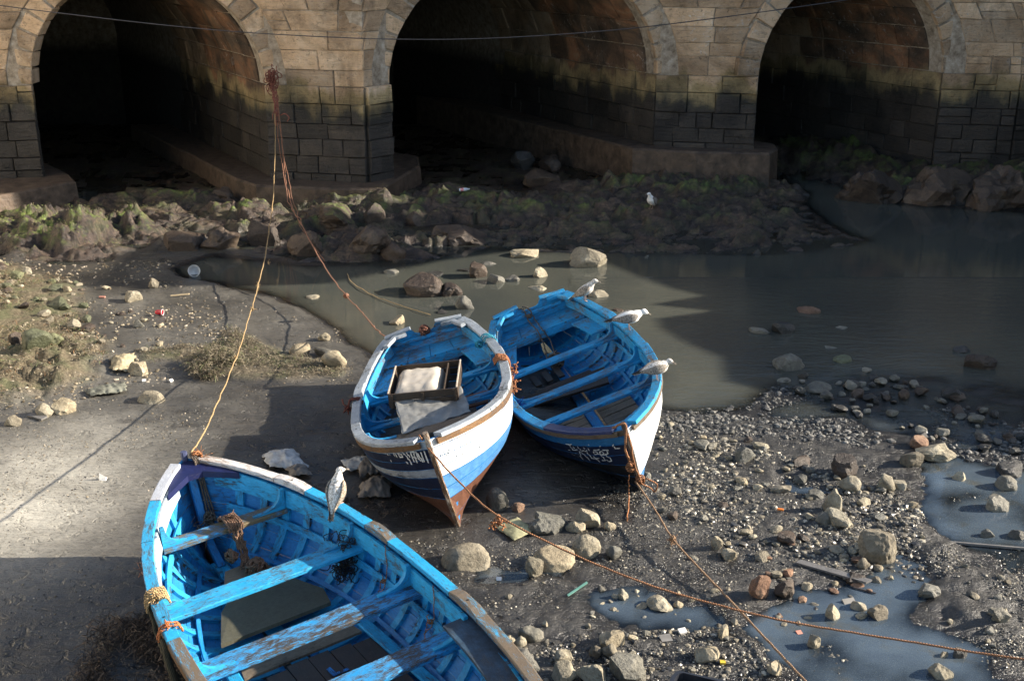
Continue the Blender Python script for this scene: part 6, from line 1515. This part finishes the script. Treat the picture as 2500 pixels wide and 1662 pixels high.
# ------------------------------------------------------------------ crate and sheeting aboard the white-railed boat
wcr = paint('dark_stained_crate_wood', (.045, .030, .020), .35, wood=(.13, .09, .055), second=(.08, .055, .035)); wct = plain('pale_crate_edge', (.5, .42, .33), .7)
cr = empty('wooden_crate', (0, 0, 0), 'open dark wooden crate holding a wrapped slab, resting on the white-railed boat\'s thwart', 'crate')
TLc, TRc, BRc, BLc = at(960, 905, .84), at(1111, 868, .90), at(1121, 945, .90), at(958, 961, .82)
ux = (BRc - BLc).normalized(); uy = ((TLc - BLc) + (TRc - BRc)).normalized(); uz = ux.cross(uy).normalized(); uy = uz.cross(ux); wcx = .5 * ((BRc - BLc).length + (TRc - TLc).length); wcy = .5 * ((TLc - BLc).length + (TRc - BRc).length)
org = (TLc + TRc + BRc + BLc) / 4 - ux * wcx / 2 - uy * wcy / 2 - uz * .17
cr.matrix_world = Matrix(((ux.x, uy.x, uz.x, org.x), (ux.y, uy.y, uz.y, org.y), (ux.z, uy.z, uz.z, org.z), (0, 0, 0, 1)))
def cbox(name, mat, x0, x1, y0, y1, z0, z1, parent=cr):
    mb = MB(); sweep(mb, [((x0 + x1) / 2, y0, (z0 + z1) / 2), ((x0 + x1) / 2, (y0 + y1) / 2, (z0 + z1) / 2), ((x0 + x1) / 2, y1, (z0 + z1) / 2)] if (y1 - y0) > (x1 - x0) else [(x0, (y0 + y1) / 2, (z0 + z1) / 2), ((x0 + x1) / 2, (y0 + y1) / 2, (z0 + z1) / 2), (x1, (y0 + y1) / 2, (z0 + z1) / 2)], rect((x1 - x0) if (y1 - y0) > (x1 - x0) else (y1 - y0), z1 - z0, .003), jit=.001); return mb.build(name, mat, parent)
for y in (0, wcy):
    s_ = 1 if y == 0 else -1
    cbox('side_board', wcr, 0, wcx, y - .001, y + .013, .0, .075); cbox('side_board', wcr, 0, wcx, y - .001, y + .013, .082, .165)
    for x_ in (.03, wcx * .5, wcx - .03): cbox('batten', wcr, x_ - .016, x_ + .016, y - .016 * s_ - .006, y - .016 * s_ + .006, .0, .16)
for x_ in (0, wcx): cbox('end_board', wcr, x_ - .007, x_ + .007, .016, wcy - .004, 0, .165); cbox('end_cap', wct, x_ - .009, x_ + .009, .012, wcy, .167, .175)
cbox('divider', wcr, wcx * .80, wcx * .82, .02, wcy - .01, .02, .15)
for k in range(4): cbox('bottom_slat', wcr, .02, wcx - .02, .03 + k * wcy / 4, .03 + k * wcy / 4 + wcy / 5, -.012, -.002)
plast = plain('milky_plastic_sheet', (.46, .41, .34), .30, .5, 14, .004, .16, 5); tarp = plain('grey_translucent_plastic', (.20, .20, .19), .25, .5, 16, .005, .35, 5)
def crumple(name, P4, mat, label, cat, nx=34, ny=24, amp=.03, th=0.0, edge=.03, seed=0, freq=6, sag=None, flatg=False, parent=None):
    """crumpled sheet stretched over four corners"""
    A, B_, C_, D_ = [Vector(p) for p in P4]; mb = MB(); vs = []; n3 = (B_ - A).cross(D_ - A).normalized()
    if n3.z < 0: n3 = -n3
    for j in range(ny + 1):
        for i in range(nx + 1):
            u_, v_ = i / nx, j / ny; eu = edge * mn.noise(Vector((v_ * 5, seed, 1))) if i in (0, nx) else 0; ev = edge * mn.noise(Vector((u_ * 5, seed, 7))) if j in (0, ny) else 0
            p = A.lerp(B_, u_).lerp(D_.lerp(C_, u_), v_); q = p * freq + Vector((seed, seed * 2, 0))
            r1 = 1 - 2 * abs(mn.noise(q)); r2 = 1 - 2 * abs(mn.noise(q * 2.3)); r3 = mn.noise(q * 5)
            p = p + n3 * (amp * (.6 * r1 + .3 * r2 + .12 * r3)) + (B_ - A) * eu + (D_ - A) * ev
            if sag: p = p + Vector((0, 0, sag(u_, v_)))
            if flatg: p.z = max(p.z, hz(p.x, p.y) + .004)
            vs.append(p)
    fs = [[j * (nx + 1) + i, j * (nx + 1) + i + 1, (j + 1) * (nx + 1) + i + 1, (j + 1) * (nx + 1) + i] for j in range(ny) for i in range(nx)]
    mb.add(vs, fs, None, 0, True); o = mb.build(name, mat)
    md = o.modifiers.new('thickness', 'SOLIDIFY'); md.thickness = .002
    if label: tag(recenter(o), label, cat)
    return o
# wrapped slab in the crate
def slab():
    mb = MB(); x0, x1, y0, y1 = .02, wcx * .76, .05, wcy - .03; nx, ny = 22, 16; vs = []
    for j in range(ny + 1):
        for i in range(nx + 1):
            u_, v_ = i / nx, j / ny; e = (min(u_, 1 - u_, v_, 1 - v_)) * 2; x_ = lerp(x0, x1, u_); y_ = lerp(y0, y1, v_)
            z_ = .01 + .16 * min(1, (e * 3.2)) ** .5 + .012 * mn.noise(Vector((x_ * 12, y_ * 12, 3))) + .01 * (1 - 2 * abs(mn.noise(Vector((x_ * 7, y_ * 16, 5))))); vs.append((x_, y_, z_))
    mb.add(vs, [[j * (nx + 1) + i, j * (nx + 1) + i + 1, (j + 1) * (nx + 1) + i + 1, (j + 1) * (nx + 1) + i] for j in range(ny) for i in range(nx)], None, 0, True)
    o = mb.build('wrapped_slab', plast); o.data.transform(Matrix.Translation((-.3, -.3, 0))); o.matrix_world = cr.matrix_world @ Matrix.Translation((.3, .3, 0)); tag(o, 'milky plastic-wrapped slab lying in the wooden crate', 'package')
slab()
crumple('plastic_sheet', [at(964, 985, .72), at(1126, 945, .80), at(1150, 1006, .68), at(984, 1062, .58)], tarp, 'grey plastic sheet spread below the crate in the white-railed boat', 'plastic sheet', amp=.028, seed=3, freq=6)
# ------------------------------------------------------------------ litter
cl_w = plain('dirty_white_cloth', (.36, .36, .35), .8, .2, 30, .006, .45, 9); cl_g = plain('muddy_grey_cloth', (.16, .14, .12), .8, .2, 30, .006, .5, 9); cl_t = plain('muddy_tan_cloth', (.30, .25, .16), .85, .2, 30, .006, .5, 9)
def G(px, py, dz=.02): p = on(px, py); return p + Vector((0, 0, dz))
def hump(h): return lambda u_, v_: h * (math.sin(math.pi * u_) * math.sin(math.pi * v_)) ** .7
crumple('crumpled_cloth', [G(640, 1116), G(718, 1105), G(752, 1150), G(658, 1150)], cl_w, 'dirty white cloth crumpled on the shaded mud beyond the foreground boat\'s bow', 'cloth', amp=.035, seed=5, freq=9, sag=hump(.09), flatg=True, edge=.12)
crumple('crumpled_cloth', [G(698, 1152), G(744, 1142), G(764, 1168), G(712, 1170)], cl_g, 'dark crumpled rag touching the dirty white cloth', 'cloth', 18, 14, amp=.04, seed=6, freq=12, sag=hump(.06), flatg=True, edge=.12)
crumple('crumpled_cloth', [G(832, 1132), G(900, 1122), G(912, 1148), G(850, 1156)], cl_w, 'pale rag right of the upright gull\'s head', 'cloth', 24, 16, amp=.03, seed=8, freq=11, sag=hump(.06), flatg=True, edge=.12)
crumple('crumpled_cloth', [G(868, 1128), G(926, 1120), G(940, 1160), G(880, 1172)], cl_g, 'dark netting-like rag under the white-railed boat\'s left bow', 'cloth', 24, 16, amp=.04, seed=9, freq=12, sag=hump(.06), flatg=True, edge=.15)
crumple('crumpled_cloth', [G(882, 1184), G(960, 1172), G(952, 1220), G(874, 1226)], cl_g, 'brownish wrinkled rag below the white-railed boat', 'cloth', 26, 18, amp=.045, seed=10, freq=10, sag=hump(.10), flatg=True, edge=.15)
crumple('torn_cloth', [G(268, 880), G(330, 868), G(322, 908), G(275, 912)], cl_t, 'torn tan cloth folded beside the angled yellowish rock', 'cloth', 26, 16, amp=.04, seed=12, freq=9, sag=hump(.08), flatg=True, edge=.2)
crumple('torn_cloth', [G(205, 958), G(305, 938), G(312, 962), G(225, 972)], plain('black_streaked_cloth', (.14, .14, .11), .6, .4, 30, .006, .6, 12), 'black streaked torn sheet below the weed bank', 'cloth', 30, 14, amp=.035, seed=13, freq=12, sag=hump(.04), flatg=True, edge=.2)
crumple('sack_piece', [G(1208, 1292), G(1262, 1268), G(1308, 1300), G(1256, 1326)], plain('mossy_sackcloth', (.26, .25, .15), .85, .2, 40, .006, .45, 14), 'square of mossy sacking lying under the taut rope', 'cloth', 22, 18, amp=.012, seed=15, freq=8, sag=hump(.035), flatg=True, edge=.03)
def lathe(name, prof, mats, c, axis, label, cat, n=18, scale=1.0, parts=None):
    q = Vector((0, 0, 1)).rotation_difference(Vector(axis).normalized()).to_matrix().to_4x4(); mb = MB(); vs = []
    for r, z in prof:
        for k in range(n): vs.append((r * math.cos(2 * math.pi * k / n), r * math.sin(2 * math.pi * k / n), z))
    m = len(prof); fs = [[i * n + k, i * n + (k + 1) % n, (i + 1) * n + (k + 1) % n, (i + 1) * n + k] for i in range(m - 1) for k in range(n)]
    mb.add(vs, fs, None, 0, True); o = mb.build(name, mats); o.matrix_world = Matrix.Translation(c) @ q; tag(o, label, cat); return o
pr = on(388, 770); red = plain('red_plastic', (.55, .015, .03), .4, var=.1); whp = plain('white_plastic', (.70, .70, .70), .35, var=.12)
cup = lathe('red_cup', [(.0, .002), (.030, .0), (.033, .03), (.044, .11), (.046, .112), (.043, .108), (.031, .03), (.0, .006)], red, pr + Vector((-.05, .02, .046)), (1, -.12, .03), 'small red plastic cup lying on its side on the mud', 'cup')
rim = lathe('white_rim', [(.0435, .104), (.0475, .104), (.0475, .115), (.0435, .115), (.0435, .104)], whp, (0, 0, 0), (0, 0, 1), None, None); rim.parent = cup; rim.matrix_world = cup.matrix_world.copy()
pc = on(480, 678); tub = lathe('white_tub', [(.0, .01), (.07, .0), (.095, .02), (.10, .10), (.105, .16), (.10, .158), (.09, .10), (.085, .03), (.0, .02)], plain('crushed_white_plastic', (.66, .66, .66), .35, .5, 16, .03, .2), pc + Vector((-.04, .02, .10)), (.25, -.85, .35), 'crushed white plastic tub standing out at the shaded water\'s edge', 'tub')
pb = on(1133, 470); bot = lathe('plastic_bottle', [(.0, 0), (.035, 0), (.036, .01), (.036, .13), (.032, .16), (.014, .20), (.013, .225), (.0, .226)], plain('pale_blue_bottle', (.55, .62, .70), .3), pb + Vector((-.10, 0, .05)), (1, -.1, .12), 'small pale plastic bottle on the shelf before the middle arch', 'bottle')
lb = lathe('bottle_label', [(.0365, .03), (.0372, .03), (.0372, .10), (.0365, .10)], plain('red_white_label', (.6, .25, .28), .5, var=.6, vs=60), (0, 0, 0), (0, 0, 1), None, None); lb.parent = bot; lb.matrix_world = bot.matrix_world.copy()
# white shell shard, square tile, plank scraps, poles
def shard(px, py, w, h, t, mat, label, name, cat, tilt=.2, yaw=0.0, z=.01):
    c = on(px, py) + Vector((0, 0, z)); mb = MB(); k = [(-w / 2, -h / 2), (w / 2 * .9, -h / 2 * 1.1), (w / 2, h / 2 * .9), (-w / 2 * .95, h / 2)]
    m_ = Matrix.Rotation(yaw, 3, 'Z') @ Matrix.Rotation(tilt, 3, 'X'); top = [c + m_ @ Vector((a, b, t)) for a, b in k]; bt = [c + m_ @ Vector((a, b, 0)) for a, b in k]
    r = random.random() * 3; uv = [(r + a, b) if w > h else (r + b, a) for a, b in k]
    mb.add(top + bt, [[0, 1, 2, 3], [7, 6, 5, 4]] + [[4 + i, 4 + (i + 1) % 4, (i + 1) % 4, i] for i in range(4)], [uv, uv[::-1]] + [[uv[i], uv[(i + 1) % 4], uv[(i + 1) % 4], uv[i]] for i in range(4)])
    return tag(recenter(mb.build(name, mat)), label, cat)
shell = plain('white_shell', (.72, .70, .66), .5)
mb = MB(); c = on(250, 1172); mb.add([c + Vector(v) for v in ((-.03, -.01, 0), (.045, -.02, 0), (.05, .02, .02), (-.02, .03, .02), (-.025, .0, .085), (.035, .012, .03))], [[0, 1, 5, 4], [0, 4, 3], [3, 4, 5, 2], [1, 2, 5], [0, 3, 2, 1]]); tag(recenter(mb.build('shell_piece', shell)), 'white pointed shell fragment casting a shadow on the bright mud', 'shell')
gwm = paint('grey_driftwood', (.13, .125, .12), .4, wood=(.10, .095, .09), second=(.2, .19, .18))
shard(2035, 1400, .68, .065, .02, gwm, 'grey plank lying in the gravel below the biggest cream boulder', 'plank', 'plank', .1, R_(-32))
shard(2420, 1338, 1.0, .022, .02, MATS['grey_driftwood'], 'thin dark pole half sunk across the puddle at the right edge', 'pole', 'pole', .0, R_(-10), .015)
shard(92, 1020, .26, .08, .02, gwm, 'short grey board below the weed bank', 'plank', 'plank', .1, R_(-28)); shard(1410, 1440, .30, .022, .008, plain('green_glass_strip', (.10, .22, .18), .15), 'narrow green strip lying in the wet mud', 'strip', 'strip', .05, R_(50))
shard(2075, 1478, .12, .12, .015, plain('grey_tile', (.18, .17, .155), .5), 'square grey tile fragment leaning in the gravel', 'tile_fragment', 'tile', .5, R_(20)); shard(1625, 1560, .10, .085, .01, MATS['grey_tile'], 'flat square tile chip on the wet mud', 'tile_fragment', 'tile', .15, R_(15))
shard(495, 908, .22, .05, .012, gwm, 'short board beside the seaweed heap', 'plank', 'plank', .2, R_(-30)); shard(812, 1218, .30, .10, .02, gwm, 'wet dark board under the upright gull\'s tail side', 'plank', 'plank', .05, R_(-4)); shard(830, 1240, .2, .07, .02, gwm, 'second wet board below the first near the upright gull', 'plank', 'plank', .05, R_(6))
shard(1905, 1248, .06, .02, .018, plain('orange_plastic', (.85, .22, .03), .4), 'bright orange plastic scrap in the gravel', 'plastic_scrap', 'scrap', 0, R_(-15)); shard(1764, 1620, .045, .035, .02, plain('yellow_stone', (.75, .5, .05), .5), 'bright yellow chip near the layered slab', 'yellow_chip', 'chip', .2, 0)
shard(1950, 1550, .05, .045, .02, plain('pink_brick', (.5, .22, .16), .7), 'pink brick chip just below the taut rope', 'brick_chip', 'chip', .2, .3); shard(250, 728, .10, .035, .02, MATS['pink_brick'], 'orange-pink brick chip at the edge of the weed bank', 'brick_chip', 'chip', .1, 0)
shard(440, 724, .30, .018, .018, plain('pale_stick', (.42, .33, .2), .7), 'pale stick lying on the far mud', 'stick', 'stick', .05, R_(20), .02); shard(2110, 1450, .20, .01, .01, plain('dark_stick', (.04, .03, .03), .7), 'dark twig beside the square tile fragment', 'stick', 'stick', .05, R_(-30), .03)
shard(2255, 1062, .07, .06, .015, shell, 'white tile chip in the shaded riffle', 'tile_fragment', 'tile', .4, 0, .04); shard(1665, 1545, .07, .05, .02, shell, 'white broken cup base on the wet mud', 'broken_cup', 'shard', .3, .4)
for (px, py, lab) in ((352, 932, 'white chip on the near mud left of the long rope'), (418, 932, 'small pale chip right of the white chip on the near mud'), (1218, 1418, 'white flake in the wet mud')): shard(px, py, .05, .04, .02, shell, lab, 'shell_chip', 'chip', .4, random.random())
# black tray at the bottom edge
blk = plain('black_plastic', (.018, .02, .026), .4, .5, 20, .002, .3); tr_ = empty('black_tray', at(1760, 1680, .03), 'black plastic tray with rounded corner cut by the bottom edge', 'tray')
A = at(1628, 1672, .10); B_ = at(1660, 1636, .10); C_ = at(1790, 1664, .10); D_ = at(1960, 1700, .10); inv = Matrix.Translation(-tr_.location)
out_ = [at(1612, 1700, .10), A, at(1640, 1648, .10), at(1650, 1638, .10), B_, C_, D_, at(1980, 1740, .10), at(1960, 1800, .10), at(1600, 1740, .10)]
ctr = sum(out_, Vector()) / len(out_); inn = [p + (ctr - p).normalized() * .035 for p in out_]; n_ = len(out_)
mb = MB(); mb.add(out_ + inn + [p - Vector((0, 0, .012)) for p in out_], [[i, (i + 1) % n_, n_ + (i + 1) % n_, n_ + i] for i in range(n_)] + [[2 * n_ + i, 2 * n_ + (i + 1) % n_, (i + 1) % n_, i] for i in range(n_)]); mb.build('rim', blk, tr_, inv)
mb = MB(); bt = [p - Vector((0, 0, .075)) for p in inn]; mb.add(inn + bt, [[i, (i + 1) % n_, n_ + (i + 1) % n_, n_ + i] for i in range(n_)] + [[n_ + i for i in range(n_)]]); mb.build('tray_wall', blk, tr_, inv)
print('objects', len(bpy.data.objects))
